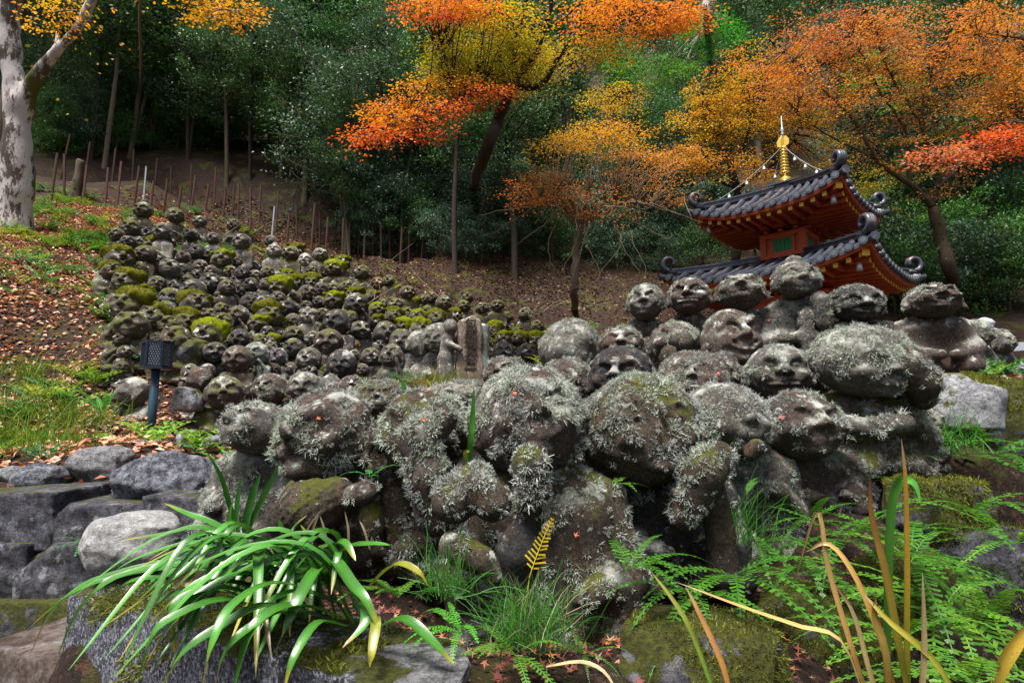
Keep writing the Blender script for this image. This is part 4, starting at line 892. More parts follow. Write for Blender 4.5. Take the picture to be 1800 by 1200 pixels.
def under(a, b, ze, zb):
    """soffit: eave board face and the boards running in to the body, four sides"""
    n = 24; V = []; F = []; o = 0
    for k in range(4):
        Rk = side_rot(k); u = np.linspace(-1, 1, n + 1)
        rowsv = [np.stack([u * a, np.full(n + 1, -a), ze(u) - .048], -1), np.stack([u * a * .985, np.full(n + 1, -a * .985), ze(u) - .105], -1), np.stack([u * a * .95, np.full(n + 1, -a * .95), ze(u) - .108], -1),
                 np.stack([u * a * .92, np.full(n + 1, -a * .92), ze(u) - .10], -1), np.stack([u * b, np.full(n + 1, -b), np.full(n + 1, zb) + 0 * u], -1)]
        for r_ in rowsv: V.append(r_ @ Rk.T - (0, 0, Z0))
        for j in range(4):
            for i in range(n): F.append((o + j * (n + 1) + i, o + (j + 1) * (n + 1) + i, o + (j + 1) * (n + 1) + i + 1, o + j * (n + 1) + i + 1))
        o += 5 * (n + 1)
    return np.concatenate(V), F
UZ = 3.77
roof('upper_roof', 1.34, .16, UZ, UZ + .25, 4.42, 13, UZ - .10)
roof('lower_roof', 1.76, .44, 2.44, 2.70, 2.97, 17, 2.35)
def storey(hs, z0, z1, win):
    for k in range(4):
        Rk = side_rot(k)
        for s in (-1, 1): MB().box(Rk @ np.array([s * hs, -hs, (z0 + z1) / 2 - Z0]), (.055, .055, (z1 - z0) / 2), Rk).build('pillar', M['vermilion'], pag) if s == 1 else None
        MB().box(Rk @ np.array([0, -hs + .02, (z0 + z1) / 2 - Z0]), (hs - .056, .015, (z1 - z0) / 2), Rk).build('wall_panel', M['vermilion'], pag)
        for z in (z0 + .05, z1 - .05): MB().box(Rk @ np.array([0, -hs - .005, z - Z0]), (hs - .056, .045, .045), Rk).build('tie_beam', M['vermilion'], pag)
        if win:
            zc = z0 + win; w = hs * .50
            fr = MB()
            for s in (-1, 1): fr.box((s * (w + .02), 0, 0), (.022, .018, .17))
            fr.box((0, 0, .15), (w, .018, .022)); fr.box((0, 0, -.15), (w, .018, .022))
            wo = fr.build('window', M['vermilion'], pag); wo.location = Rk @ np.array([0, -hs - .012, zc - Z0]); wo.rotation_euler = (0, 0, k * math.pi / 2)
            nb = 5
            for i in range(nb): MB().box((-w + 2 * w * (i + .5) / nb, .004, 0), (w / nb * .93, .010, .128)).build('shutter_board', M['green'], wo)
        for s in (-.75, 0, .75):                             # bracket arms under the eaves
            for j in range(3): MB().box(Rk @ np.array([s * hs, -hs - .07 - .10 * j, z1 - Z0 + .02 + .075 * j]), (.035 + .03 * j, .05 + .03 * j, .026), Rk).build('bracket', M['vermilion'], pag)
            MB().box(Rk @ np.array([s * hs, -hs - .40, z1 - Z0 + .165]), (.028, .01, .03), Rk).build('bracket_tip', M['gold'], pag)
storey(.36, 3.0, 3.52, .27)
storey(.80, Z0, 2.2, .7)
MB().box((0, 0, 3.04 - Z0), (.47, .47, .03)).build('sill_board', M['vermilion'], pag)
MB().box((0, 0, .0), (1.3, 1.3, .16)).build('stone_base', M['railstone'], pag)
sz = 4.46 - Z0
b = MB(); b.box((0, 0, sz + .02), (.22, .22, .07)); b.box((0, 0, sz + .105), (.26, .26, .018)); b.build('roof_box', M['tile'], pag)
spi = empty('spire', (0, 0, sz + .12)); spi.parent = pag
MB().lathe([(.17, 0), (.17, .04), (.11, .05), (.08, .09), (.11, .13), (.05, .16), (.03, .20)], n=14).build('lotus_base', M['gilt'], spi, smooth=True)
MB().tube([(0, 0, .15), (0, 0, 1.02)], .016, 8).build('shaft', M['gilt'], spi)
for i in range(9):
    z = .25 + .066 * i; rr = .092 - .004 * i; t = np.linspace(0, 2 * math.pi, 17); MB().tube(np.stack([rr * np.cos(t), rr * np.sin(t), np.full(17, z)], 1), .010, 6, False).build('ring', M['gilt'], spi, smooth=True)
    MB().box((0, 0, z), (rr, .008, .006)).box((0, 0, z), (.008, rr, .006)).build('ring_spoke', M['gilt'], spi)
for k in range(4):
    dv = np.array([math.cos(k * math.pi / 2), math.sin(k * math.pi / 2), 0]); V = [dv * .02 + (0, 0, .80), dv * .11 + (0, 0, .83), dv * .12 + (0, 0, .93), dv * .07 + (0, 0, 1.02), dv * .02 + (0, 0, 1.03)]; V = np.array(V); nn = np.array([-dv[1], dv[0], 0]) * .006
    MB().add(np.concatenate([V + nn, V - nn]), [(0, 1, 2, 3, 4), (9, 8, 7, 6, 5)] + [(i, 5 + i, 5 + (i + 1) % 5, (i + 1) % 5) for i in range(5)]).build('flame_plate', M['gilt'], spi)
MB().lathe([(.012, 1.0), (.035, 1.08), (.02, 1.12), (.04, 1.16), (.02, 1.2), (.012, 1.22), (.008, 1.46)], n=10).build('jewel_rod', M['steel'], spi, smooth=True)
for k in range(4):
    c = math.pi / 4 + k * math.pi / 2; dv = np.array([math.cos(c), math.sin(c), 0]); a = np.array([0, 0, sz + .12 + .78]) + dv * .05; e = dv * 1.62 + (0, 0, UZ + .34 - Z0)
    t = np.linspace(0, 1, 14)[:, None]; pts = a + (e - a) * t - np.array([0, 0, .38]) * (t * (1 - t)); ch = empty('chain', (0, 0, 0)); ch.parent = pag
    MB().tube(pts, .006, 5).build('cable', M['steel'], ch)
    for i in (3, 6, 9): MB().lathe([(.004, 0), (.006, -.04), (.025, -.05), (.036, -.10), (.036, -.11)], pts[i], 8).build('small_bell', M['steel'], ch, smooth=True)
    MB().lathe([(.03, -.2), (.035, 0), (.05, .02), (.05, .07), (.02, .11)], e, 10).build('chain_post', M['bronze'], ch, smooth=True)
CTRL += [(PX + i * 1.2, PY + j * 1.2, Z0 - .1, .9) for i in (-1, 0, 1) for j in (-1, 0, 1)]
# ------------------------------------------------------------------ the ground
for (x, y, d, s) in [(740, 1195, 1.2, .25), (950, 1180, 1.3, .25), (1120, 1120, 1.5, .25), (1250, 1075, 1.62, .22), (1400, 1030, 1.85, .22), (560, 1060, 1.45, .22), (400, 1010, 1.75, .22), (300, 985, 1.95, .2), (480, 985, 1.8, .2), (1520, 880, 2.3, .25), (1600, 830, 2.65, .25),
                     (1650, 668, 3.6, .3), (1560, 660, 3.6, .3), (760, 685, 5.6, .5), (430, 735, 5.6, .3), (60, 800, 3.6, .3), (200, 775, 3.6, .3), (330, 795, 3.3, .25), (0, 850, 3.0, .3), (120, 850, 2.98, .25), (260, 830, 3.0, .25), (1740, 650, 4.4, .4), (1790, 665, 4.6, .4),
                     (600, 760, 4.2, .4), (520, 760, 4.6, .4), (1300, 640, 5.2, .7), (1100, 640, 5.6, .8), (1500, 640, 5.2, .7), (-60, 760, 4.2, .5), (-300, 700, 5.2, .8)]:
    CTRL.append((*P(x, y, d), s))
for q in [(-1.9, 1.2, -1.1, .35), (-1.62, 1.75, -1.05, .2), (-1.75, 2.1, -1.0, .22), (-2.2, 2.2, -1.05, .3), (-2.7, 2.2, -1.0, .35), (-1.4, 1.3, -1.1, .25), (-.95, .85, -1.12, .3), (-.5, .6, -1.12, .3), (-1.45, 2.4, -.95, .15), (-3.3, 2.1, -1.0, .4), (0, .6, -1.1, .35), (.9, .9, -1.1, .4), (1.6, 1.5, -1.05, .35), (2.4, 2.2, -1.0, .35), (3.3, 3.0, -.9, .4), (-1.1, 1.35, -1.1, .18)] + [(x, 2.52, -1.02, .13) for x in np.arange(-3.6, -1.2, .2)] + [(x, 2.98, -.40 + .04 * (x + 2), .12) for x in np.arange(-3.6, -1.2, .2)]: CTRL.append(q)
CT = np.array(CTRL)
def hill(x, y):
    sx = np.where(x > 0, 2.2 * (1 - np.exp(-np.maximum(x, 0) / 2.2)), x); sx = np.where(sx < -9, -9 + (sx + 9) * .45, sx)
    z = HA + HB * y + HC * sx + .42 * np.logaddexp(0, (y - 13.0) / 1.2) * 1.2 + .18 * np.logaddexp(0, x - 8.0) * (y > 6) * np.clip((y - 6) / 6, 0, 1)
    z = z + .05 * Noise(5, 1.1)(np.stack([x, y, 0 * x], -1)) + np.clip((y - 12) / 20, 0, 1) * .5 * Noise(6, .35)(np.stack([x, y, 0 * x], -1))
    return np.logaddexp(z * 4, -1.15 * 4) / 4
CR_ = CT[:, 2] - hill(CT[:, 0], CT[:, 1])
def height(x, y):
    x = np.asarray(x, float); y = np.asarray(y, float); sh = x.shape; x = x.ravel(); y = y.ravel(); z = hill(x, y)
    near = np.where((y < 22) & (y > -1) & (np.abs(x) < 16))[0]
    for ch in np.array_split(near, max(1, len(near) // 4000)):
        if not len(ch): continue
        w = np.exp(-((x[ch, None] - CT[None, :, 0]) ** 2 + (y[ch, None] - CT[None, :, 1]) ** 2) / (2 * (CT[None, :, 3] * .8) ** 2))
        z[ch] += (w * CR_).sum(1) / (w.sum(1) + .06)
    return z.reshape(sh)
gx = np.concatenate([-np.geomspace(160, 8.2, 26), np.arange(-8, -3, .11), np.arange(-3, 3.6, .055), np.arange(3.6, 8, .11), np.geomspace(8.2, 160, 26)])
gy = np.concatenate([-np.geomspace(60, .6, 12), np.arange(-.4, 4.6, .055), np.arange(4.6, 14, .09), np.geomspace(14.2, 170, 60)])
GX, GY = np.meshgrid(gx, gy, indexing='ij'); GZ = height(GX, GY); nxg, nyg = GX.shape
i = (np.arange(nxg - 1)[:, None] * nyg + np.arange(nyg - 1)[None]).ravel()
tag(link('ground', mesh('ground', np.stack([GX, GY, GZ], -1), np.stack([i, i + nyg, i + nyg + 1, i + 1], 1), M['ground'], smooth=True)), kind='structure')
def ground_z(x, y):
    x = np.asarray(x, float); y = np.asarray(y, float); i = np.clip(np.searchsorted(gx, x) - 1, 0, nxg - 2); j = np.clip(np.searchsorted(gy, y) - 1, 0, nyg - 2)
    u = np.clip((x - gx[i]) / (gx[i + 1] - gx[i]), 0, 1); v = np.clip((y - gy[j]) / (gy[j + 1] - gy[j]), 0, 1)
    return GZ[i, j] * (1 - u) * (1 - v) + GZ[i + 1, j] * u * (1 - v) + GZ[i, j + 1] * (1 - u) * v + GZ[i + 1, j + 1] * u * v
height = ground_z
def hit(px, py, dmin=1.0, dmax=60.0):
    """first point where the pixel's ray meets the ground"""
    ds = np.concatenate([np.linspace(dmin, 16, 600), np.linspace(16, dmax, 300)]) if dmax > 16 else np.linspace(dmin, dmax, 600)
    r = ray(px, py); p = ds[:, None] * r; g = height(p[:, 0], p[:, 1]); k = np.argmax(p[:, 2] < g)
    return p[k] if (p[:, 2] < g).any() else p[-1]
# ------------------------------------------------------------------ trees
def kites(C, A, N, L, W, col, fold=.15):
    """one folded quad per leaf: base, side, tip, side"""
    A = unit(A); S = unit(np.cross(A, N)); N2 = np.cross(S, A); L = np.asarray(L)[:, None]; W = np.asarray(W)[:, None]
    mid = C + A * L * .45
    V = np.stack([C, mid + S * W * .5 + N2 * W * fold, C + A * L, mid - S * W * .5 + N2 * W * fold], 1)
    F = (np.arange(len(C)) * 4)[:, None] + np.arange(4)[None]
    return V.reshape(-1, 3), F, np.repeat(col, 4, 0)
def pick(rng, n, cols, jit=.25):
    cols = np.array(cols, float); c = cols[rng.integers(0, len(cols), n)]; return c * rng.uniform(1 - jit, 1 + jit, (n, 1)) * rng.uniform(.92, 1.08, (n, 3))
def evergreen(seed, H, crown0, spread, nleaf, nlimb=20, cols=((.040, .105, .032), (.062, .15, .040), (.085, .165, .085)), leaf=.098, stems=1):
    rng = np.random.default_rng(seed); mb = MB(); tips = []
    for s in range(stems):
        lean = rng.normal(0, .05, 2) * H + (rng.normal(0, .12, 2) * H if s else 0); t = np.linspace(0, 1, 8)
        wob = np.cumsum(rng.normal(0, .05, (8, 2)) * H * .35, 0) * t[:, None]
        tr = np.stack([lean[0] * t ** 1.3 + wob[:, 0], lean[1] * t ** 1.3 + wob[:, 1], H * t], 1); r0 = .0088 * H * rng.uniform(.8, 1.2)
        mb.tube(np.vstack([tr[:1] - (0, 0, .35), tr[:1], tr[:1] * .7 + tr[1:2] * .3, tr[1:]]), np.concatenate([[r0 * 1.9, r0 * 1.55, r0 * 1.08], r0 * (1.15 - t[1:]) ** .8 + .008]), 7)
        for k in range(nlimb // stems):
            f = crown0 + (1 - crown0) * (k + rng.random()) / (nlimb / stems); p = np.array([np.interp(f, t, tr[:, i]) for i in range(3)])
            az = rng.uniform(0, 6.28); ln = spread * (1.05 - .55 * (f - crown0) / (1 - crown0)) * rng.uniform(.6, 1.15); up = rng.uniform(.05, .65)
            dv = np.array([math.cos(az), math.sin(az), up]); q = p + dv * ln * .55 + rng.normal(0, .08, 3) * ln; e = p + dv * ln * np.array([1, 1, .75]) + rng.normal(0, .1, 3) * ln
            cv = spline([p, q, e], 5); mb.tube(cv, np.linspace(r0 * .34, .008, 5), 5)
            for j in range(rng.integers(4, 8)):
                g = rng.uniform(.3, 1); b = cv[min(4, int(g * 4))]; tw = b + rng.normal(0, .26, 3) * ln * .9; tips.append(tw)
                if j < 3: mb.tube([b, (b + tw) / 2 + rng.normal(0, .05, 3), tw], [.010, .008, .004], 4)
    tips = np.array(tips); n = nleaf; ti = rng.integers(0, len(tips), n); sz = rng.uniform(.16, .42, len(tips)) * spread * .42
    C = tips[ti] + rng.normal(size=(n, 3)) * sz[ti][:, None] * np.array([1, 1, .55]); out = unit(C - tips[ti] + np.array([0, 0, .15]))
    A = unit(out + rng.normal(0, .7, (n, 3))); N = unit(np.array([0, 0, 1.0]) + rng.normal(0, .55, (n, 3)))
    V, F, K = kites(C, A, N, leaf * rng.uniform(.7, 1.3, n), leaf * .48 * rng.uniform(.8, 1.2, n), pick(rng, n, cols))
    return mesh('trunk', np.concatenate(mb.v), mb.f, M['bark_brown'], smooth=True), mesh('crown', V, F, M['evergreen'], K)
EV = [evergreen(201, 8.5, .34, 2.0, 15000), evergreen(202, 9.5, .40, 2.2, 16000, 22), evergreen(203, 7.5, .30, 1.9, 14000, stems=2), evergreen(204, 10, .45, 2.1, 15000, 20, ((.045, .15, .036), (.07, .21, .045), (.065, .15, .09))),
      evergreen(205, 7.0, .28, 2.1, 14000, 22, ((.036, .090, .048), (.060, .13, .075), (.095, .17, .125)), stems=2)]
BU = [evergreen(211, 2.4, .12, 1.5, 9000, 16, leaf=.075, stems=3), evergreen(212, 2.0, .10, 1.4, 8000, 16, ((.034, .085, .05), (.060, .125, .075), (.09, .165, .12)), leaf=.08, stems=3), evergreen(213, 1.7, .1, 1.3, 7000, 14, ((.04, .13, .025), (.06, .18, .03), (.08, .20, .04)), leaf=.07, stems=3)]
def plant(kind, me, x, y, sc, rz, label, cat, group, sink=.12, bark=None):
    z = float(height(np.array([x]), np.array([y]))[0]); o = empty(kind, (x, y, z - sink), (0, 0, rz), label, cat, group)
    t = link('trunk', me[0], o, scale=sc); link('crown', me[1], o, scale=sc)
    if bark: t.material_slots[0].link = 'OBJECT'; t.material_slots[0].material = M[bark]
    return o
rt = random.Random(9)
NEAR = [(160, 285, 0, 'bark_dark', 'dark crooked evergreen behind the big mossy-barked tree'), (183, 300, 3, 'bark_twig', 'pale thin evergreen just right of the dark crooked one'), (262, 250, 1, 'bark_brown', 'evergreen with tall thin stem above the fern bank'),
        (330, 285, 4, 'bark_dark', 'black-stemmed evergreen in the shade above the stakes'), (398, 335, 0, 'bark_brown', 'straight evergreen rising where the stakes turn downhill'), (440, 320, 2, 'bark_dark', 'twin-stemmed evergreen behind the straight one'),
        (536, 350, 1, 'bark_brown', 'evergreen with sturdy leaning trunk above the crowd'), (592, 345, 3, 'bark_brown', 'slim evergreen between leaning trunk and forked pale tree'), (614, 452, 2, 'bark_twig', 'pale forked sapling standing among the last stakes'),
        (668, 380, 4, 'bark_dark', 'shadowy evergreen right of the forked pale sapling'), (893, 292, 3, 'bark_brown', 'thin straight evergreen beneath the orange maple limbs'), (95, 250, 4, 'bark_brown', 'leafy evergreen rising behind the big tree\'s fork'),
        (705, 462, 1, 'bark_dark', 'tall dark-stemmed evergreen at the end of the stakes'), (800, 478, 3, 'bark_dark', 'tall evergreen rising from the bank above the pillar'), (905, 492, 1, 'bark_dark', 'tall evergreen on the dark bank in mid-picture'), (1130, 470, 3, 'bark_dark', 'tall evergreen between rust-brown maple and pagoda'), (770, 370, 0, 'bark_dark', 'dark evergreen in the gloom under the red maple spray'), (1740, 470, 4, 'bark_dark', 'dark evergreen at the right edge behind the pagoda'), (1600, 330, 3, 'bark_brown', 'evergreen behind the orange maple\'s trunk')]
for x, y, k, bk, lab in NEAR:
    p = hit(x, y); sc = rt.uniform(.75, .95) if x != 614 else .62
    plant('evergreen_tree', EV[k], p[0], p[1], sc, rt.uniform(0, 6.28), lab, 'tree', 'evergreens at the forest edge', bark=bk)
BUSH = [(660, 395, 2, .5, 'brightest low shrub, beside the forked pale sapling')]
rows_b = [[(x, yb, 12) for x in range(56, 640, 52)] for yb in (262, 240, 214, 186, 150)] + [[(x, yf(x), 10) for x in range(650, 1270, 64)] for yf in (lambda x: 448 + .06 * (x - 650), lambda x: 414 + .05 * (x - 650), lambda x: 380 + .05 * (x - 650), lambda x: 340 + .04 * (x - 650), lambda x: 296 + .02 * (x - 650), lambda x: 250, lambda x: 205)] + [[(x, yy, 10) for x in range(1530, 1830, 62)] for yy in (545, 500, 450, 400, 345, 290)]
NM = ['first', 'second', 'third', 'fourth', 'fifth', 'sixth', 'seventh']
for zi, (zone, n0, n1) in enumerate((('on the bank above the stakes', 0, 5), ('on the slope before the pagoda', 5, 12), ('on the slope behind the pagoda', 12, 18))):
    for ri in range(n0, n1):
        rw = rows_b[ri]
        for k, (x, y, j) in enumerate(rw):
            b = rt.choice(((0, 2, 2, 2, 1), (1, 1, 0, 1), (1, 1, 2, 0))[zi]); BUSH.append((x + rt.uniform(-22, 22), y + rt.uniform(-j, j), b, rt.uniform(.75, 1.2) * (1.15 if zi == 2 else 1) * (.75 if (zi == 1 and ri == n0) else 1), '%s shrub, %s from left in %s row %s' % (('dark glossy', 'blue-green', 'fresh green')[b], ORD[k], NM[ri - n0], zone)))
for x, y, b, s, lab in BUSH:
    p = hit(x, y); plant('evergreen_shrub', BU[b], p[0], p[1], s, rt.uniform(0, 6.28), lab, 'shrub', 'shrubs along the forest edge')
n_f = 0
for iy, yy in enumerate((15.5, 18, 20.5, 23.5, 27, 31, 36, 42)):
    half = yy * 1.02 + 3; nn = int(2 * half / (2.6 + .11 * yy))
    for i in range(nn + 1):
        x = -half + 2 * half * i / nn + rt.uniform(-.8, .8); y = yy + rt.uniform(-1, 1)
        if yy < 17 and -11 < x < 9.5 and rt.random() < .6 or (yy < 19 and -1.5 < x < 5): continue
        sc = (.95 + .012 * yy) * rt.uniform(.85, 1.2); k = rt.randrange(5)
        plant('forest_tree', EV[k], x, y, sc, rt.uniform(0, 6.28), 'evergreen tree of the dense wood covering the slope behind', 'tree', 'evergreens of the dense wood', bark=rt.choice(('bark_dark', 'bark_brown'))); n_f += 1

# maples: limbs drawn through points of the photograph at their own distance, leaves in flat sprays
RED, ORG, AMB, YEL, RST, PNK, YGR = (.46, .060, .018), (.54, .150, .020), (.52, .235, .016), (.46, .32, .015), (.40, .165, .060), (.44, .22, .115), (.24, .25, .014)
def maple(name, label, limbs, pads, seed, bark='bark_dark', leaf=.060, foot=None):
    rng = np.random.default_rng(seed); base = np.array(P(*limbs[0][0][0]))
    if foot is not None: base = np.array(foot)
    root = empty(name, base, label=label, cat='tree', group='autumn maples'); mb = MB(); allp = []
    for ctrl, r0, r1 in limbs:
        c = [np.array(P(*q)) for q in ctrl]
        if foot is not None and ctrl is limbs[0][0]: c = [base - (0, 0, .2)] + c
        n = 5 * len(c); s = spline(c, n); s[1:-1] += rng.normal(0, .012, (n - 2, 3)); mb.tube(s - base, np.linspace(r0, r1, n), 8); allp.append(s)
    allp = np.concatenate(allp); Vs, Fs, Ks, o = [], [], [], 0
    for (px, py, rx, ry, d, dd, count, cols, tilt) in pads:
        ns = max(2, int(count / 56)); a = rng.uniform(0, 6.28, ns); rr = np.sqrt(rng.random(ns))
        for x, y, dk in zip(px + rx * rr * np.cos(a) + tilt * ry * rr * np.sin(a), py + ry * rr * np.sin(a), d + dd * rng.uniform(-1, 1, ns)):
            c = P(x, y, dk); nr = allp[np.argmin(((allp - c) ** 2).sum(1))]; out = unit(c - nr)
            if np.linalg.norm(c - nr) < 1.5:
                m = (c + nr) / 2 + rng.normal(0, .06, 3) + (0, 0, .06); mb.tube(spline([nr, m, c], 5) - base, [.014, .011, .008, .006, .003], 4)
            n = int(58 * rng.uniform(.5, 1.5)); R_ = rng.uniform(.18, .46); ang = rng.uniform(0, 6.28, n); rad = R_ * np.sqrt(rng.random(n))
            nm = unit(np.array([0, -.22, 1.0]) + rng.normal(0, .18, 3)); U = unit(np.cross(nm, [0.3, 1, 0])); W = np.cross(nm, U)
            q = c + (rad * np.cos(ang))[:, None] * U * 1.25 + (rad * np.sin(ang))[:, None] * W + rng.normal(0, .035, (n, 3)); q[:, 2] -= .25 * (rad / R_) ** 2 * R_
            ax = unit(q - c + rng.normal(0, .12, (n, 3)) + (0, 0, -.05)); N = unit(nm + rng.normal(0, .33, (n, 3)))
            c_s = pick(rng, 1, cols, .1)[0] * .62 + pick(rng, 1, cols, .1)[0] * .38; cc = c_s * rng.uniform(.68, 1.18, (n, 1)) * rng.uniform(.94, 1.06, (n, 3)); V, F, K = kites(q, ax, N, leaf * rng.uniform(.65, 1.2, n), leaf * .72 * rng.uniform(.6, 1.2, n), cc, .08)
            Vs.append(V - base); Fs.append(F + o); Ks.append(K); o += len(V)
    link('trunk', mesh('trunk', np.concatenate(mb.v), mb.f, M[bark], smooth=True), root); link('crown', mesh('crown', np.concatenate(Vs), np.concatenate(Fs), M['maple'], np.concatenate(Ks)), root)
    return root
f0 = hit(830, 330)
maple('maple_tree', 'dark-limbed maple spreading yellow-green fans and an orange-red drooping spray',
      [([(845, 290, 10.6), (875, 215, 10.2), (892, 165, 10.0), (900, 140, 10)], .12, .085), ([(900, 140, 10), (930, 110, 9.8), (955, 55, 9.6), (972, -20, 9.4)], .085, .04), ([(897, 145, 10), (905, 80, 9.8), (925, 0, 9.6), (930, -40, 9.6)], .07, .03), ([(900, 150, 10), (950, 150, 10), (1000, 75, 9.6), (1060, 48, 9.3), (1105, 35, 9.1)], .06, .015),
       ([(955, 55, 9.6), (1000, 25, 9.5), (1035, -10, 9.4)], .03, .012), ([(893, 160, 10), (880, 110, 10), (884, 40, 9.9), (870, -20, 9.8)], .055, .02), ([(890, 170, 10), (850, 155, 9.4), (800, 178, 8.9), (730, 205, 8.5), (640, 240, 8.2)], .045, .008), ([(880, 130, 10), (820, 120, 9.8), (770, 90, 9.6)], .035, .01), ([(1000, 75, 9.6), (1050, 0, 9.4)], .03, .01),
       ([(845, 150, 9.4), (760, 160, 9.0), (690, 185, 8.8)], .02, .006)],
      [(850, 95, 95, 60, 9.7, .7, 9000, (YGR, YGR, YEL, YGR), 0), (920, 110, 70, 45, 10.6, .6, 2600, (YGR, YEL), 0), (800, 130, 50, 18, 9.6, .4, 1100, (YEL, AMB, YGR), 0), (790, 12, 85, 26, 9.0, .6, 2800, (ORG, ORG, RED, AMB), .4), (890, 28, 60, 24, 9.2, .5, 1300, (YGR, YEL), 0), (1110, 25, 120, 38, 9.0, .7, 3600, (ORG, ORG, AMB), 0), (1040, 75, 55, 30, 9.2, .5, 1200, (AMB, YEL, YGR), 0),
       (1185, 20, 50, 25, 8.8, .4, 1300, (ORG, RST, AMB), 0), (770, 148, 55, 10, 9.1, .3, 900, (AMB, ORG, YEL), -1.5), (705, 185, 60, 12, 8.8, .3, 1100, (ORG, AMB), -2.2), (655, 237, 36, 7, 8.2, .25, 700, (RED, ORG, ORG), -1.2), (715, 212, 45, 9, 8.4, .3, 850, (ORG, AMB, ORG), -2), (780, 192, 30, 8, 8.7, .25, 520, (RED, ORG, ORG), -1.5), (752, 225, 10, 18, 8.5, .2, 350, (RED, RED), 0), (850, 158, 42, 8, 8.9, .25, 700, (RED, ORG, ORG), 0), (823, 178, 10, 14, 8.9, .2, 300, (RED, ORG), 0)],
      301, 'bark_dark', .050, foot=f0)
maple('maple_tree', 'wide orange-brown maple filling the sky right of the gilt spire',
      [([(1672, 480, 13.2), (1655, 420, 13.2), (1640, 365, 13.2)], .15, .12), ([(1640, 365, 13.2), (1600, 325, 13), (1540, 280, 12.8), (1500, 210, 12.6), (1430, 140, 12.4), (1380, 90, 12.4)], .075, .012), ([(1640, 365, 13.2), (1650, 300, 13), (1620, 220, 12.8), (1640, 120, 12.6), (1690, 30, 12.5)], .06, .012), ([(1600, 325, 13), (1590, 230, 13), (1540, 150, 12.8), (1500, 60, 12.6)], .045, .01),
       ([(1650, 330, 13), (1720, 250, 13), (1770, 160, 12.6)], .045, .01), ([(1540, 280, 12.8), (1460, 240, 12.6), (1400, 200, 12.4)], .03, .008), ([(1620, 220, 12.8), (1560, 120, 12.6), (1530, 20, 12.6)], .03, .008)],
      [(1490, 110, 170, 75, 12.8, .9, 7000, (RST, PNK, RST, AMB, ORG), 0), (1620, 70, 150, 70, 12.6, .9, 5600, (RST, PNK, PNK, AMB, ORG), 0), (1450, 55, 110, 45, 13, .8, 2600, (RST, ORG, RED), 0), (1560, 200, 130, 55, 12.8, .9, 3400, (AMB, RST, YGR, PNK), 0), (1700, 170, 80, 80, 12.6, .8, 3000, (RST, AMB, ORG), 0), (1400, 165, 90, 50, 12.6, .8, 2600, (RST, AMB, ORG), 0), (1560, 330, 90, 60, 13, .8, 900, (AMB, PNK, YGR), 0), (1660, 310, 70, 40, 13, .7, 600, (PNK, AMB), 0)],
      302, 'bark_brown', .052, foot=hit(1678, 500))
maple('maple_tree', 'golden maple glowing behind the pagoda\'s left eaves',
      [([(1290, 470, 14.5), (1300, 380, 14.5), (1290, 300, 14.3)], .13, .09), ([(1290, 300, 14.3), (1320, 220, 14.1), (1340, 140, 14)], .06, .012), ([(1290, 300, 14.3), (1250, 230, 14.1), (1230, 170, 14)], .05, .01), ([(1300, 330, 14.3), (1380, 270, 14.1), (1420, 190, 14)], .04, .01), ([(1290, 330, 14.3), (1220, 300, 14), (1150, 270, 13.8)], .03, .008)],
      [(1310, 170, 95, 62, 14.2, .8, 6500, (AMB, YEL, AMB, YEL), 0), (1250, 215, 60, 45, 14, .7, 2800, (YEL, AMB), 0), (1380, 215, 60, 45, 14, .7, 2600, (AMB, YEL, YGR), 0), (1270, 290, 90, 32, 13.6, .8, 2800, (AMB, YEL, RST), 1.0), (1190, 270, 60, 18, 13.2, .6, 1300, (AMB, RST), 0), (1350, 110, 80, 40, 14.2, .7, 2200, (AMB, ORG, YEL), 0), (1530, 320, 40, 30, 14.3, .5, 1000, (YGR, YEL, YGR), 0), (1450, 250, 60, 40, 14.3, .6, 1400, (YGR, AMB), 0)],
      303, 'bark_dark', .056, foot=hit(1285, 480))
# half-bare rust-brown maple with arching twigs
_l = [([(1010, 520, 11.4), (1012, 440, 11.2), (1020, 400, 11)], .09, .06)]; _r = np.random.default_rng(44)
for k in range(16):
    a = -1 + 2 * k / 15 + _r.uniform(-.06, .06); top = 300 + 60 * _r.random() + 25 * a * a; x1 = 1030 + 95 * a; x2 = 1040 + 190 * a
    _l.append(([(1020, 402, 11), ((1020 + x1) / 2, 372 - 20 * _r.random(), 10.9), (x1, top + 20, 10.7 + .3 * _r.normal()), (x2, top + 30 + 40 * _r.random(), 10.4 + .4 * _r.normal())], .028, .006))
for k in range(7):
    x = 960 + 160 * _r.random(); _l.append(([(x, 395, 10.6), (x + _r.uniform(-15, 15), 430, 10.4), (x + _r.uniform(-40, 40), 470 + 20 * _r.random(), 10.2), (x + _r.uniform(-70, 70), 500 + 15 * _r.random(), 10.1)], .009, .004))
maple('maple_tree', 'half-bare rust-brown maple with arching pale twigs left of the pagoda', _l,
      [(1060, 335, 150, 42, 10.8, .7, 2400, (RST, RST, PNK, AMB), 0), (1060, 240, 75, 30, 11.2, .6, 2000, (YEL, AMB, AMB), -.6), (960, 330, 75, 28, 10.8, .6, 1300, (RST, ORG, AMB), 0), (1110, 290, 90, 30, 11, .6, 1300, (RST, AMB, PNK), 0), (1000, 250, 60, 22, 11, .5, 900, (AMB, YEL), -1), (1085, 170, 60, 26, 13, .6, 1500, (YEL, YGR, AMB), 0)],
      304, 'bark_twig', .05, foot=hit(1010, 530))
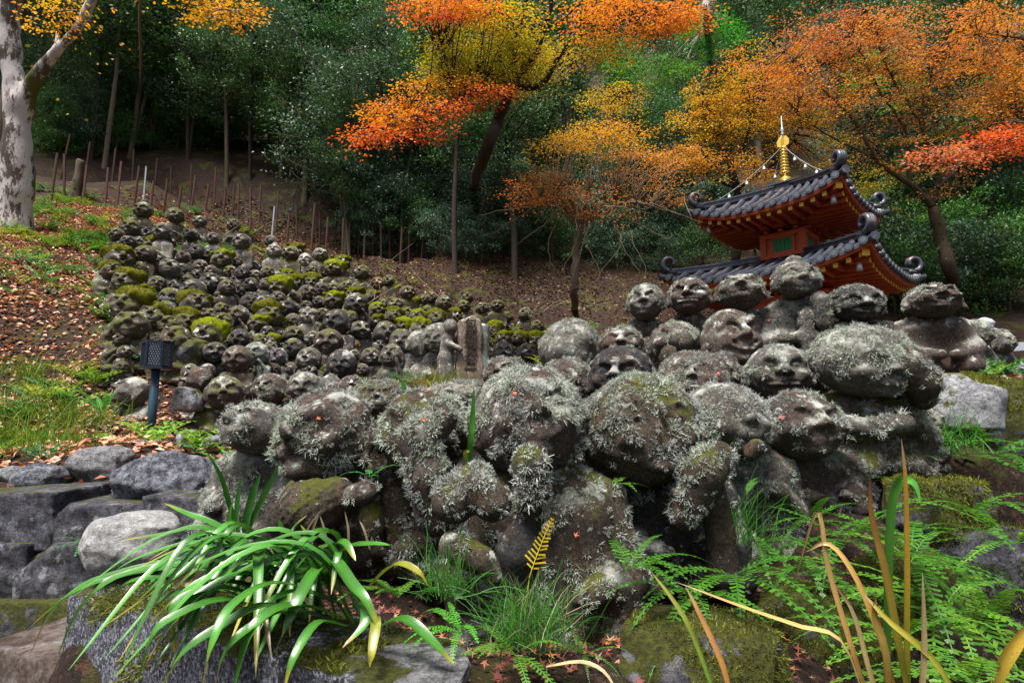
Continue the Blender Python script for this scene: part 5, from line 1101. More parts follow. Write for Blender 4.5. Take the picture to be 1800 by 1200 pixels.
maple('maple_tree', 'coral-red maple spray reaching in from the right edge', [([(1960, 250, 9.5), (1860, 235, 9.2), (1780, 248, 9), (1700, 262, 8.8), (1630, 278, 8.7)], .05, .008), ([(1860, 235, 9.2), (1800, 215, 9), (1760, 215, 9)], .02, .006)],
      [(1720, 262, 85, 12, 8.9, .35, 1500, (RED, ORG, PNK, RED), -2), (1790, 235, 50, 16, 9, .35, 1000, (RED, ORG), -1), (1650, 275, 35, 9, 8.7, .2, 450, (RED, PNK), 0)], 305, 'bark_brown', .058, foot=hit(1960, 560))
maple('maple_tree', 'feathery tawny maple overhanging the top right corner', [([(1990, 200, 11.5), (1900, 120, 11.2), (1800, 70, 11), (1720, 60, 10.8)], .07, .01), ([(1900, 120, 11.2), (1830, 180, 11), (1760, 230, 10.8)], .03, .008)],
      [(1760, 70, 80, 70, 11, .7, 4200, (AMB, RST, AMB, ORG), .3), (1770, 190, 60, 50, 11, .6, 2200, (AMB, RST), .3)], 306, 'bark_brown', .055, foot=hit(2010, 560))
maple('maple_tree', 'yellow maple twigs dangling over the top left', [([(250, -120, 8.5), (330, -40, 8.3), (380, 5, 8.2), (450, 35, 8.1)], .03, .006), ([(250, -120, 8.5), (170, -30, 8.3), (110, 20, 8.3)], .02, .006)],
      [(385, 14, 60, 16, 8.2, .4, 800, (AMB, YEL, AMB), 1.2), (120, 12, 40, 26, 8.4, .4, 260, (AMB, YEL), 0), (85, 40, 25, 12, 8.4, .3, 120, (AMB, YEL), 0), (330, -10, 40, 20, 8.3, .3, 400, (AMB, YEL), 0)], 307, 'bark_twig', .055, foot=hit(250, 205))
maple('maple_tree', 'bright green maple with fresh leaves high behind the orange one', [([(1245, 60, 16), (1240, 0, 16), (1235, -60, 16)], .12, .08)], [(1250, 60, 50, 45, 16, .8, 2200, ((.03, .20, .02), (.05, .26, .03)), 0), (1140, 120, 70, 35, 15.5, .8, 2400, ((.04, .15, .02), (.08, .20, .02)), 0), (1560, 140, 60, 60, 16, .8, 1800, ((.10, .22, .02), (.14, .26, .02)), 0)], 308, 'bark_pale', .075, foot=hit(1246, 140))

# the big tree on the left, its trunk and limb one body
tb = hit(38, 405); td = float(tb @ FWD)
bt = empty('old_tree', tb, label='thick pale-barked tree with moss patches leaning at the left edge', cat='tree')
def px_r(rows, d=td): return np.array([list(P(a - 6, b, d + c) - tb) + [r * .00050 * (d + c)] for a, b, c, r in rows])
c1 = polycap(px_r([(30, 425, 0, 66), (33, 390, 0, 50), (36, 340, 0, 43), (38, 260, 0, 38), (35, 180, 0, 38), (24, 100, 0, 34), (18, 20, 0, 32), (12, -90, 0, 28)])); c2 = polycap(px_r([(48, 190, 0, 26), (66, 140, -.1, 23), (98, 98, -.2, 20), (140, 55, -.3, 19), (178, -20, -.4, 17), (200, -90, -.5, 15)]))
c3 = polycap(px_r([(108, 80, -.2, 9), (104, 45, -.2, 8), (96, -10, -.2, 7)])); c4 = polycap(px_r([(20, 90, 0, 14), (-10, 88, -.2, 12), (-60, 60, -.3, 10)]))
b1 = Noise(71, 3.0); b2 = Noise(72, 11.0)
V, F = sculpt(lambda p: su(su(su(c1(p), c2(p), .25), c3(p), .1), c4(p), .1) + .026 * b1(p) + .014 * b2(p), (-1.5, -1.6, -.6), (2.6, 1.2, 6.0), .06)
link('trunk', mesh('trunk', V, F, M['bark_pale'], smooth=True), bt)
for k, (x, y, w, h) in enumerate([(15, 418, 70, 22), (85, 428, 45, 14)]):
    p = P(x, y, td - .36); me = rock_mesh((w * .0005 * td * 1.6, .16, h * .0005 * td * 1.7), 80 + k, .1, 12, 2, .14, M['moss_dull'], 'moss_patch'); link('moss_patch', me, bt, loc=Vector(p - tb))
twig = empty('crown', (0, 0, 0)); bpy.data.objects.remove(twig)
rg = np.random.default_rng(77); n = 1800; C = np.array([P(-40 + 80 * rg.random(), -160 + 60 * rg.random(), td) for _ in range(n)]) - tb + rg.normal(0, .9, (n, 3))
V, F, K = kites(C, rg.normal(size=(n, 3)), unit(rg.normal(size=(n, 3)) + (0, 0, 1)), rg.uniform(.05, .09, n), rg.uniform(.04, .07, n), pick(rg, n, (AMB, YEL, YGR))); link('crown', mesh('crown', V, F, M['maple'], K), bt)
sp = hit(133, 352); sd = float(sp @ FWD); st = empty('tree_stump', sp, label='broken grey stump standing between the big tree and the stakes', cat='stump')
s1 = polycap([(0, 0, -.2, .14), (0, 0, .1, .115), (.02, 0, .000074 * 1000 * sd * .98, .095)]); V, F = sculpt(lambda p: np.maximum(s1(p), p[:, 2] + .3 * p[:, 0] - .075 * sd) + .016 * Noise(3, 9.0)(p), (-.3, -.3, -.3), (.3, .3, .09 * sd), .035); link('trunk', mesh('trunk', V, F, M['bark_brown'], smooth=True), st)
V, F, K = kites(np.array([[0, -.1, .3]] * 40) + rg.normal(0, .08, (40, 3)), rg.normal(size=(40, 3)), rg.normal(size=(40, 3)), np.full(40, .06), np.full(40, .04), pick(rg, 40, ((.05, .09, .02),))); tag(link('ivy', mesh('ivy', V, F, M['fern'], K), st), kind='stuff')
# ------------------------------------------------------------------ plants in the foreground
def strap(pts, w, c0, c1, tipc=None, n=14, v=.22, twist=0.0, flat=None):
    """long blade with a folded midrib"""
    s = spline(pts, n); t = np.linspace(0, 1, n); T = unit(np.gradient(s, axis=0))
    up = np.array(flat if flat is not None else (0, -.25, 1.0), float); S = unit(np.cross(T, up)); Nn = np.cross(S, T)
    if twist: a = twist * t; S = S * np.cos(a)[:, None] + Nn * np.sin(a)[:, None]; Nn = np.cross(S, T)
    pr = w * np.minimum(1, (1 - t) ** .55 * 1.5) * np.minimum(1, .55 + 1.6 * t); pr[-1] = w * .04
    V = np.stack([s + S * pr[:, None] * .5 + Nn * pr[:, None] * v, s, s - S * pr[:, None] * .5 + Nn * pr[:, None] * v], 1).reshape(-1, 3)
    F = np.concatenate([[[i * 3, i * 3 + 3, i * 3 + 4, i * 3 + 1], [i * 3 + 1, i * 3 + 4, i * 3 + 5, i * 3 + 2]] for i in range(n - 1)])
    col = np.array(c0) + (np.array(c1) - np.array(c0)) * t[:, None]
    if tipc is not None:
        f = np.clip((t - .78) / .15, 0, 1)[:, None]; col = col * (1 - f) + np.array(tipc) * f
    w_ = np.clip(1 + .22 * np.sin(np.cumsum(np.random.default_rng(int(abs(s[0, 0]) * 9999)).normal(0, .8, n))), .7, 1.3); col = col * w_[:, None]; K = np.stack([col * .85, col * 1.22, col * .98], 1).reshape(-1, 3)
    return V, F, K
def blade_plant(name, label, cat, base, leaves, group=None, part='leaf'):
    root = empty(name, base, label=label, cat=cat, group=group)
    for (V, F, K) in leaves: link(part, mesh(part, V - base, F, M['iris'], K, smooth=True), root)
    return root
GR, GL, YT, BT = (.026, .115, .010), (.050, .20, .018), (.32, .27, .03), (.32, .22, .12)
rl_ = np.random.default_rng(12); lv = []
A = lambda *q: [P(*x) for x in q]
IR = [((520, 985, 1.5), (330, 985, 1.42), (175, 1017, 1.36), (112, 1052, 1.34), (52, 1102, 1.34)), ((520, 1000, 1.48), (320, 1000, 1.38), (200, 1017, 1.33), (125, 1045, 1.3), (87, 1082, 1.3), (51, 1155, 1.3)), ((540, 1005, 1.45), (330, 995, 1.34), (225, 1010, 1.3), (175, 1035, 1.26), (135, 1080, 1.26), (102, 1152, 1.26)),
      ((540, 990, 1.46), (380, 995, 1.36), (287, 1015, 1.3), (225, 1025, 1.28), (152, 1074, 1.28)), ((560, 990, 1.45), (430, 985, 1.36), (347, 995, 1.3), (300, 1008, 1.28), (262, 1040, 1.26), (217, 1080, 1.26)), ((590, 985, 1.46), (500, 962, 1.38), (410, 972, 1.32), (342, 1005, 1.28), (300, 1045, 1.26)),
      ((540, 1040, 1.36), (410, 1025, 1.27), (325, 1040, 1.22), (275, 1062, 1.2), (220, 1116, 1.2)), ((590, 1010, 1.4), (470, 1000, 1.28), (375, 1015, 1.22), (312, 1052, 1.18), (262, 1098, 1.17)), ((500, 1045, 1.3), (400, 1035, 1.2), (325, 1050, 1.16), (303, 1085, 1.14), (307, 1152, 1.15)), ((470, 1045, 1.3), (390, 1040, 1.2), (335, 1065, 1.15), (318, 1095, 1.14), (310, 1142, 1.14)),
      ((520, 1060, 1.3), (400, 1055, 1.18), (300, 1090, 1.1), (265, 1128, 1.08), (243, 1200, 1.08)), ((580, 1060, 1.3), (470, 1065, 1.12), (375, 1112, 1.03), (320, 1152, 1.0), (280, 1215, 1.0)), ((590, 1030, 1.34), (490, 1025, 1.18), (412, 1062, 1.06), (375, 1128, 1.0), (355, 1215, 1.0)), ((590, 1065, 1.28), (500, 1075, 1.12), (430, 1112, 1.04), (395, 1152, 1.02), (376, 1215, 1.02)),
      ((600, 1060, 1.28), (520, 1065, 1.14), (447, 1102, 1.05), (410, 1215, 1.02)), ((560, 1010, 1.4), (540, 975, 1.38), (500, 995, 1.32), (496, 960, 1.38), (491, 912, 1.4))[0:0], ((565, 1000, 1.42), (585, 985, 1.32), (620, 1030, 1.2), (645, 1060, 1.16), (673, 1124, 1.14)), ((580, 1005, 1.4), (560, 1000, 1.28), (530, 1045, 1.16), (506, 1100, 1.12), (486, 1140, 1.12)),
      ((580, 1000, 1.42), (605, 968, 1.38), (650, 958, 1.34), (686, 958, 1.32)), ((570, 1005, 1.42), (582, 965, 1.36), (605, 955, 1.32), (625, 985, 1.28)), ((600, 1040, 1.34), (530, 1040, 1.22), (470, 1062, 1.15), (446, 1112, 1.13)), ((610, 1040, 1.33), (640, 1065, 1.2), (640, 1100, 1.15), (602, 1138, 1.12)), ((640, 1020, 1.38), (690, 995, 1.3), (730, 1003, 1.26), (752, 1028, 1.26)),
      ((470, 960, 1.6), (380, 925, 1.58), (330, 905, 1.58), (288, 884, 1.58)), ((460, 965, 1.58), (360, 930, 1.54), (290, 940, 1.52), (215, 950, 1.5)), ((480, 970, 1.56), (390, 940, 1.5), (330, 950, 1.48), (260, 985, 1.46)), ((470, 985, 1.52), (350, 958, 1.46), (260, 975, 1.42), (205, 1000, 1.4)), ((640, 1075, 1.24), (660, 1090, 1.16), (655, 1140, 1.1), (650, 1172, 1.09)), ((660, 1080, 1.24), (710, 1090, 1.18), (760, 1130, 1.14), (798, 1168, 1.13)),
      ((530, 985, 1.5), (525, 960, 1.48), (518, 930, 1.48), (540, 905, 1.48)), ((500, 1000, 1.48), (498, 965, 1.46), (494, 935, 1.45), (490, 912, 1.45)), ((535, 995, 1.46), (542, 970, 1.44), (540, 945, 1.44), (528, 922, 1.44)), ((610, 1075, 1.25), (560, 1095, 1.13), (520, 1150, 1.05), (500, 1210, 1.03)), ((550, 1030, 1.38), (440, 1010, 1.24), (360, 1040, 1.17), (300, 1100, 1.12), (255, 1170, 1.1))]
for k, q in enumerate(IR):
    if len(q) < 3: continue
    p = A(*q); p[0] = p[0] - np.array([0, 0, .03]); g = rl_.random(); c0 = np.array(GR) * (.8 + .5 * g); c1 = np.array(GL) * (.8 + .5 * rl_.random())
    if k in (27, 22): c1 = np.array((.30, .24, .02)); c0 = np.array((.12, .2, .02))
    lv.append(strap(p, rl_.uniform(.020, .029), c0, c1, (YT, BT, None, (.25, .28, .03))[k % 4], n=16))
for k in range(26):                             # low spreading leaves
    b = P(rl_.uniform(400, 640), rl_.uniform(975, 1070), rl_.uniform(1.3, 1.5)); px, py = rl_.uniform(90, 520), rl_.uniform(1010, 1200); dd = float(np.interp(py, [1000, 1200], [1.36, 1.04])); e = P(px, py, dd) ; m = b * .42 + e * .58 + (0, 0, rl_.uniform(.09, .15)); q1 = b * .78 + e * .22 + (0, 0, rl_.uniform(.08, .12))
    lv.append(strap([b - (0, 0, .04), q1, m, e], rl_.uniform(.017, .026), np.array(GR) * rl_.uniform(.7, 1.2), np.array(GL) * rl_.uniform(.7, 1.3), (None, BT, None, None, YT)[k % 5], n=14))
for k in range(16):                             # short inner leaves filling the clump
    b = P(rl_.uniform(470, 640), rl_.uniform(985, 1060), rl_.uniform(1.32, 1.5)); a = rl_.uniform(2.2, 5.2); L = rl_.uniform(.12, .26)
    e = b + np.array([math.cos(a) * L, math.sin(a) * L * .8, -.03]); m = (b + e) / 2 + (0, 0, L * .38); lv.append(strap([b - (0, 0, .04), m, e], .02, GR, GL, YT if k % 3 else BT, n=10))
blade_plant('strap_leaf_clump', 'big clump of glossy arching strap leaves over the granite block', 'plant', P(560, 1030, 1.4), lv)
lv = [strap(A((425, 950, 1.62), (405, 890, 1.62), (390, 840, 1.6), (366, 797, 1.58)), .014, GR, (.03, .2, .02), None, flat=(.2, -1, .2)), strap(A((430, 950, 1.6), (455, 890, 1.6), (475, 850, 1.58), (492, 812, 1.56)), .016, GR, GL, None, flat=(.2, -1, .2)), strap(A((428, 955, 1.6), (437, 900, 1.6), (448, 860, 1.6), (458, 832, 1.6)), .022, GR, (.02, .13, .02), None, flat=(.1, -1, .2)),
      strap(A((420, 955, 1.6), (418, 900, 1.6), (420, 870, 1.6), (424, 838, 1.6)), .016, GR, (.02, .12, .02), None, flat=(-.2, -1, .2)), strap(A((415, 955, 1.6), (408, 930, 1.6), (404, 905, 1.6), (410, 880, 1.6)), .016, GR, GL, None, flat=(-.2, -1, .2))]
blade_plant('upright_strap_plant', 'upright fan of sword leaves below the flat-headed statue', 'plant', P(426, 952, 1.6), lv)
blade_plant('single_blade', 'lone upright green blade between the raised forearm and largest head', 'plant', P(826, 812, 1.75), [strap(A((824, 815, 1.76), (828, 770, 1.74), (831, 730, 1.74), (833, 680, 1.73)), .019, GL, (.05, .24, .03), None, flat=(.1, -1, .1)), strap(A((822, 815, 1.76), (818, 795, 1.73), (826, 792, 1.72)), .014, GL, YT, None, flat=(.1, -1, .1))])
blade_plant('small_blade', 'short green blade beside the grey lichen ball head', 'plant', P(714, 705, 2.75), [strap(A((716, 700, 2.75), (710, 682, 2.75), (705, 665, 2.75)), .022, GL, (.04, .24, .03), None, flat=(.1, -1, .1))])
# tall leaves and dried stalks at the lower right
lv = [strap(A((1560, 1260, 1.25), (1556, 1120, 1.25), (1562, 900, 1.25), (1580, 845, 1.25), (1605, 850, 1.24), (1618, 885, 1.23)), .026, (.05, .17, .02), (.07, .28, .03), None, 18, flat=(.3, -1, .1)),
      strap(A((1600, 1260, 1.2), (1592, 1150, 1.2), (1592, 1000, 1.2), (1590, 850, 1.2), (1584, 770, 1.2)), .016, (.24, .26, .02), (.50, .23, .03), BT, 16, flat=(.2, -1, .1)), strap(A((1605, 1270, 1.18), (1575, 1120, 1.18), (1555, 1010, 1.19), (1530, 905, 1.2), (1528, 820, 1.2)), .020, (.22, .24, .02), (.28, .09, .03), (.08, .04, .03), 16, flat=(.2, -1, .1)),
      strap(A((1590, 1270, 1.2), (1545, 1120, 1.2), (1500, 1010, 1.22), (1455, 955, 1.24), (1415, 970, 1.26)), .014, (.42, .22, .03), (.45, .30, .12), BT, 16, flat=(.2, -1, .3)), strap(A((1612, 1270, 1.15), (1622, 1150, 1.15), (1621, 1005, 1.15)), .016, (.50, .36, .17), (.52, .40, .22), None, 8, flat=(.2, -1, 0)),
      strap(A((1540, 1270, 1.22), (1500, 1150, 1.22), (1455, 1000, 1.24), (1435, 898, 1.25), (1395, 1028, 1.26)), .013, (.40, .20, .04), (.46, .34, .16), BT, 18, flat=(.2, -1, 0)), strap(A((1700, 1260, 1.15), (1640, 1160, 1.15), (1560, 1090, 1.16), (1515, 1040, 1.18)), .014, (.25, .26, .02), (.40, .33, .05), BT, 12, flat=(.2, -1, .3)),
      strap(A((1530, 1270, 1.2), (1480, 1130, 1.2), (1400, 1100, 1.22), (1300, 1065, 1.24), (1190, 1023, 1.27)), .013, (.46, .33, .12), (.40, .25, .08), BT, 16, flat=(.1, -.5, 1)), strap(A((1560, 1270, 1.2), (1530, 1190, 1.2), (1500, 1080, 1.22), (1470, 1030, 1.22)), .012, (.4, .28, .1), (.45, .35, .2), BT, 12, flat=(.2, -1, 0)),
      strap(A((1290, 1260, 1.12), (1270, 1170, 1.13), (1230, 1080, 1.15), (1205, 1030, 1.17)), .012, (.46, .2, .05), (.38, .2, .08), BT, 10, flat=(.2, -1, 0)), strap(A((1270, 1260, 1.12), (1215, 1110, 1.14), (1180, 1050, 1.16), (1145, 1005, 1.18)), .010, (.10, .22, .02), (.35, .3, .05), YT, 10, flat=(.2, -1, 0)),
      strap(A((1560, 1260, 1.16), (1555, 1150, 1.16), (1535, 1080, 1.17), (1540, 1050, 1.17)), .018, (.3, .2, .04), (.35, .22, .06), None, 10, flat=(.2, -1, 0))]
blade_plant('dried_reed_plant', 'tall reed with one green arching blade and orange dried stalks', 'plant', P(1590, 1255, 1.2), lv, part='blade')
blade_plant('dry_reed_plant', 'broad orange-tipped dry blade in the bottom right corner', 'plant', P(1735, 1230, 1.1), [strap(A((1735, 1250, 1.1), (1752, 1180, 1.1), (1790, 1120, 1.1), (1830, 1085, 1.1)), .030, (.36, .30, .03), (.58, .34, .05), BT, 12, flat=(.2, -1, .3))], part='blade')
blade_plant('fallen_reed_leaf', 'pale dry blade lying on the leaf litter at bottom centre', 'leaf', P(1000, 1170, 1.2), [strap(A((960, 1172, 1.22), (1020, 1164, 1.2), (1060, 1180, 1.18), (1085, 1215, 1.16)), .012, (.48, .38, .2), (.5, .4, .24), None, 10)], part='blade')
lv = [strap(A(q0, q1, q2), .007, (.3, .22, .13), (.42, .34, .24), None, 8, flat=(.3, -1, .2)) for q0, q1, q2 in [((540, 960, 1.6), (555, 915, 1.6), (560, 905, 1.6)), ((612, 970, 1.58), (612, 930, 1.58), (606, 898, 1.58)), ((650, 965, 1.58), (640, 930, 1.58), (632, 915, 1.58)), ((520, 990, 1.58), (540, 930, 1.58), (565, 895, 1.58)), ((575, 965, 1.58), (570, 930, 1.58), (562, 905, 1.58))]]
blade_plant('withered_stalks', 'withered straw-coloured stalks behind the strap-leaf clump', 'plant', P(580, 965, 1.58), lv, part='stalk')
# ferns
def frond(b, dv, L, droop=.5, npair=18, pl=.22, cols=((.04, .22, .02), (.06, .30, .03)), rng=None, up=(0, 0, 1), wf=.5):
    dv = unit(np.array(dv, float)); t = np.linspace(0, 1, npair + 3); s = b + dv * (L * t)[:, None]; s[:, 2] -= droop * L * t ** 2.2; lat = np.cross(dv, [0, 0, 1.0]); s = s + lat * (rng.normal(0, .12) * L * t ** 2)[:, None]
    T = unit(np.gradient(s, axis=0)); S = unit(np.cross(T, np.array(up, float))); N = np.cross(S, T)
    Vs, Fs, Ks = strap(s[[0, len(s) // 3, 2 * len(s) // 3, -1]], L * .014, cols[0], cols[1], None, 10, .1); Vs, Fs, Ks = [Vs], [Fs], [Ks]; o = len(Vs[0])
    i = np.arange(2, npair + 2); tt = t[i]; ln = L * pl * np.minimum(1, tt * 5) * (1.03 - tt) ** .75 * rng.uniform(.8, 1.12, npair)
    for sg in (-1, 1):
        d = unit(S[i] * sg + T[i] * .45 + rng.normal(0, .08, (len(i), 3))); K = pick(rng, len(i), cols, .18); w = L / npair * wf
        mid = s[i] + d * (ln * .5)[:, None] - N[i] * (ln * .02)[:, None]; tip = s[i] + d * ln[:, None] - np.array([0, 0, 1]) * (ln * .16)[:, None]; sd = unit(np.cross(d, N[i]))
        V = np.stack([s[i] + sd * w * .35, s[i] - sd * w * .35, mid + sd * w * .5, mid - sd * w * .5, tip], 1).reshape(-1, 3); f0_ = (np.arange(len(i)) * 5)[:, None]
        Vs.append(V); Fs.append(np.concatenate([f0_ + [[0, 1, 3, 2]], f0_ + [[2, 3, 4, 4]]]) + o); Ks.append(np.repeat(K, 5, 0)); o += len(V)
    V = np.concatenate(Vs); F = np.concatenate(Fs); return V, F, np.concatenate(Ks)
def fern(label, px, py, d, L, n, cols=((.03, .15, .015), (.05, .22, .02), (.04, .17, .03)), seed=1, az=(0, 6.28), el=(.25, .8), droop=.55, pl=.2, name='fern', base=None, np_=18):
    rng = np.random.default_rng(seed); L = L * (1.1 if px > 1380 and py > 780 else 1.08); b = np.array(P(px, py, d)) if base is None else base; root = empty(name, b, label=label, cat='fern', group='ferns among the stones')
    for k in range(n):
        a = az[0] + (az[1] - az[0]) * (k + rng.uniform(.1, .9)) / n; e = rng.uniform(*el); l = L * rng.uniform(.65, 1.1)
        V, F, K = frond(np.zeros(3), (math.cos(a) * math.cos(e), math.sin(a) * math.cos(e), math.sin(e)), l, droop * rng.uniform(.6, 1.2), np_, pl, cols, rng)
        tri = F[:, 2] == F[:, 3]; me = mesh('frond', V, [tuple(int(x) for x in (f[:3] if q else f)) for f, q in zip(F, tri)] if 0 else np.where(tri[:, None], F[:, [0, 1, 2, 2]], F), M['fern'], K); me.validate()
        link('frond', me, root)
    return root
YG = ((.065, .18, .016), (.10, .22, .016), (.05, .16, .02)); YY = ((.50, .40, .02), (.60, .44, .02)); DG = ((.026, .10, .008), (.044, .15, .010), (.06, .18, .016))
fern('tall spreading fern filling the right edge', 1745, 1130, 1.65, .62, 11, YG, 1, (1.2, 5.6), (.35, 1.1), .5, .17, np_=22)
fern('second big fern low at the right edge', 1790, 1180, 1.4, .46, 9, YG, 2, (1.0, 5.5), (.2, .9), .5, .17, np_=20)
fern('fern arching from the wall below the white stone', 1650, 800, 2.75, .62, 10, DG, 3, (-1.6, 1.2), (.1, .6), .5, .16)
fern('fern fanning out right of the moss-topped wall stone', 1600, 990, 1.75, .42, 8, DG, 4, (-2.6, 1.2), (.1, .8), .5, .2)
fern('low fern behind the dried reed stalks', 1480, 950, 2.05, .40, 9, DG, 5, (2.4, 6.6), (.15, .8), .5, .2)
fern('fern beneath the dark-robed statue', 1290, 1010, 1.68, .34, 9, DG, 6, (2.6, 6.4), (.1, .6), .55, .2)
fern('fern creeping along the mossy kerb', 1225, 1045, 1.55, .26, 7, DG, 7, (2.8, 6.2), (.1, .5), .6, .22)
fern('small fern lodged on the chin-holding statue\'s robe', 1312, 868, 1.98, .15, 3, DG, 8, (.3, 1.2), (.5, .8), .4, .2)
fern('little leafy fern sprouting at the dark robe\'s shoulder', 1082, 852, 1.78, .11, 5, YG, 9, (-1.5, 2.2), (.2, .9), .5, .3, np_=7)
fern('green fern between largest statue and dark robe', 1100, 1000, 1.55, .26, 6, DG, 10, (-1.8, 1.6), (.3, .9), .5, .22)
fern('bright fern at the largest statue\'s foot', 905, 1150, 1.2, .16, 7, YG, 11, (2.2, 6.3), (.2, .9), .6, .22)
fern('fresh fern left of the fine grass tuft', 810, 1110, 1.28, .17, 6, ((.05, .25, .02), (.08, .3, .02)), 12, (2.0, 5.4), (.2, .8), .6, .22)
fern('small fern under the round-headed statue\'s chin', 650, 838, 1.80, .12, 5, ((.05, .25, .03), (.05, .2, .06)), 13, (-.8, 3.6), (.2, .8), .5, .25, np_=9)
fern('pale fern leaning over the strap leaves', 400, 955, 1.52, .22, 5, ((.05, .22, .06), (.07, .28, .06)), 14, (2.2, 4.4), (.1, .4), .4, .2)
fern('bright little fern on the strap-leaf clump', 545, 975, 1.5, .14, 4, YG, 15, (-.5, 2.8), (.2, .7), .5, .24)
fern('feathery fern among strap leaves and litter', 700, 1050, 1.35, .19, 7, YG, 16, (1.0, 5.0), (.2, .8), .5, .22)
fern('fern tuft on the left wall\'s blocks', 150, 955, 2.5, .14, 7, ((.03, .14, .02), (.04, .18, .02)), 17, (3.2, 6.3), (.1, .8), .5, .25, np_=8)
fern('fern growing beside the old retaining wall top', 180, 725, 4.6, .42, 9, ((.05, .20, .03), (.08, .28, .05)), 18, (2.4, 6.4), (.3, 1.0), .5, .16)
fern('fern in the gap behind the brown broad statue', 1385, 905, 2.3, .26, 5, DG, 19, (.5, 3.2), (.3, .9), .5, .2)
fern('tiny green fern before the tallest back-row statue', 1372, 618, 3.6, .16, 6, ((.06, .28, .02), (.05, .24, .02)), 20, (2.8, 6.5), (.4, 1.1), .5, .2, np_=9)
fern('fern clump under the last grey statues', 1700, 655, 4.0, .30, 9, ((.05, .16, .03), (.10, .22, .04)), 21, (2.6, 6.6), (.3, 1.0), .5, .18)
for k, (x, y, d, L, n, c, lab) in enumerate([(1400, 1010, 1.85, .34, 9, DG, 'fern below the broad brown statue'), (1560, 955, 2.0, .36, 8, DG, 'fern beside the white-veined wall stone'), (1655, 1075, 1.62, .44, 10, YG, 'bright fern right of the upright dry stalk'), (1705, 900, 2.2, .46, 9, DG, 'fern hanging over the moss-topped wall stone'),
    (1785, 955, 1.9, .5, 10, YG, 'light green fern against the dark wall stone'), (1425, 915, 2.25, .30, 8, DG, 'fern at the feet of the stout statue'), (1715, 1200, 1.22, .34, 8, YG, 'nearest fern beside the orange-tipped blade'), (1335, 955, 2.0, .28, 8, DG, 'fern between chin-holding statue and kerb'),
    (1030, 1150, 1.32, .13, 6, DG, 'tiny fern right of the fine grass tuft'), (1740, 800, 2.6, .42, 8, DG, 'fern under the dark mossy edge stone'), (1590, 1120, 1.5, .34, 8, YG, 'yellowish fern behind the tall reed')]):
    fern(lab, x, y, d, L, n, c, 40 + k, (1.6, 6.6), (.15, .9), .55, .18, np_=20)
yb = P(930, 1015, 1.33); V, F, K = frond(np.zeros(3), P(975, 900, 1.36) - yb + (0, 0, .03), .17, .12, 13, .36, YY, np.random.default_rng(3), up=(0, -1, .1), wf=.34); o = empty('yellow_fern', yb, label='single bright yellow fern frond before the smooth sleeve', cat='fern', group='ferns among the stones'); me = mesh('frond', V, F, M['fern'], K); me.validate(); link('frond', me, o)
V, F, K = strap([np.array((-.012, .01, -.1)), np.array((-.006, 0, -.05)), np.zeros(3)], .005, (.2, .25, .02), (.4, .34, .02), None, 6); link('stalk', mesh('stalk', V, F, M['fern'], K), o)
# grass
def tuft(name, label, px, py, d, n, L, rad, cols, seed, w=.004, kind=None, base=None):
    rng = np.random.default_rng(seed); b = np.array(P(px, py, d)) if base is None else np.array(base); root = rng.normal(0, rad, (n, 3)) * np.array([1, 1, .15])
    V, F, K, _ = strands(root, np.tile([0, -.1, 1.0], (n, 1)), L * rng.uniform(.5, 1.2, n), np.full(n, w), rng, droop=.55, curl=.25, K=6, spread=.45, col=pick(rng, n, cols))
    o = empty(name, b, label=label, cat='grass', group='grass tufts'); tag(link('blades', mesh('blades', V, F, M['grassblade'], K), o), kind='stuff'); return o
GG = ((.04, .17, .02), (.06, .22, .02), (.05, .15, .03)); 
tuft('grass_tuft', 'fine green grass tuft at the largest statue\'s foot', 930, 1120, 1.28, 420, .15, .045, GG + GG + ((.30, .26, .18),), 1, .0025)
tuft('grass_tuft', 'thin grass wisp hanging on the largest statue\'s left flank', 790, 1040, 1.4, 130, .15, .03, GG, 2, .0025)
tuft('grass_tuft', 'thin grass below the chin-holding statue', 1290, 945, 1.9, 160, .22, .05, GG, 3, .003)
tuft('grass_tuft', 'grass beside the narrow statue under the wall stone', 1640, 790, 2.65, 160, .22, .08, GG, 4, .004)
for k, (x, y, nm) in enumerate([(30, 735, 'yellow-green grass tussock at the left edge'), (85, 700, 'yellow-green grass tussock below the leaf-strewn slope'), (120, 745, 'green grass tussock nearest the dark hunched statue'), (20, 790, 'grass tussock above the dark wall boulder'), (70, 790, 'grass tussock behind the jagged grey boulder'), (60, 660, 'small yellow grass tussock highest on the slope')]):
    tuft('grass_tussock', nm, 0, 0, 0, 360, .24, .19, ((.10, .19, .015), (.18, .24, .02), (.06, .16, .02)), 20 + k, .007, base=hit(x, y, 2.6))
tuft('grass_tuft', 'yellow-green grass patch before the inscribed pillar', 0, 0, 0, 360, .22, .18, ((.15, .22, .02), (.25, .2, .03), (.08, .17, .02)), 31, .006, base=hit(762, 682, 3))

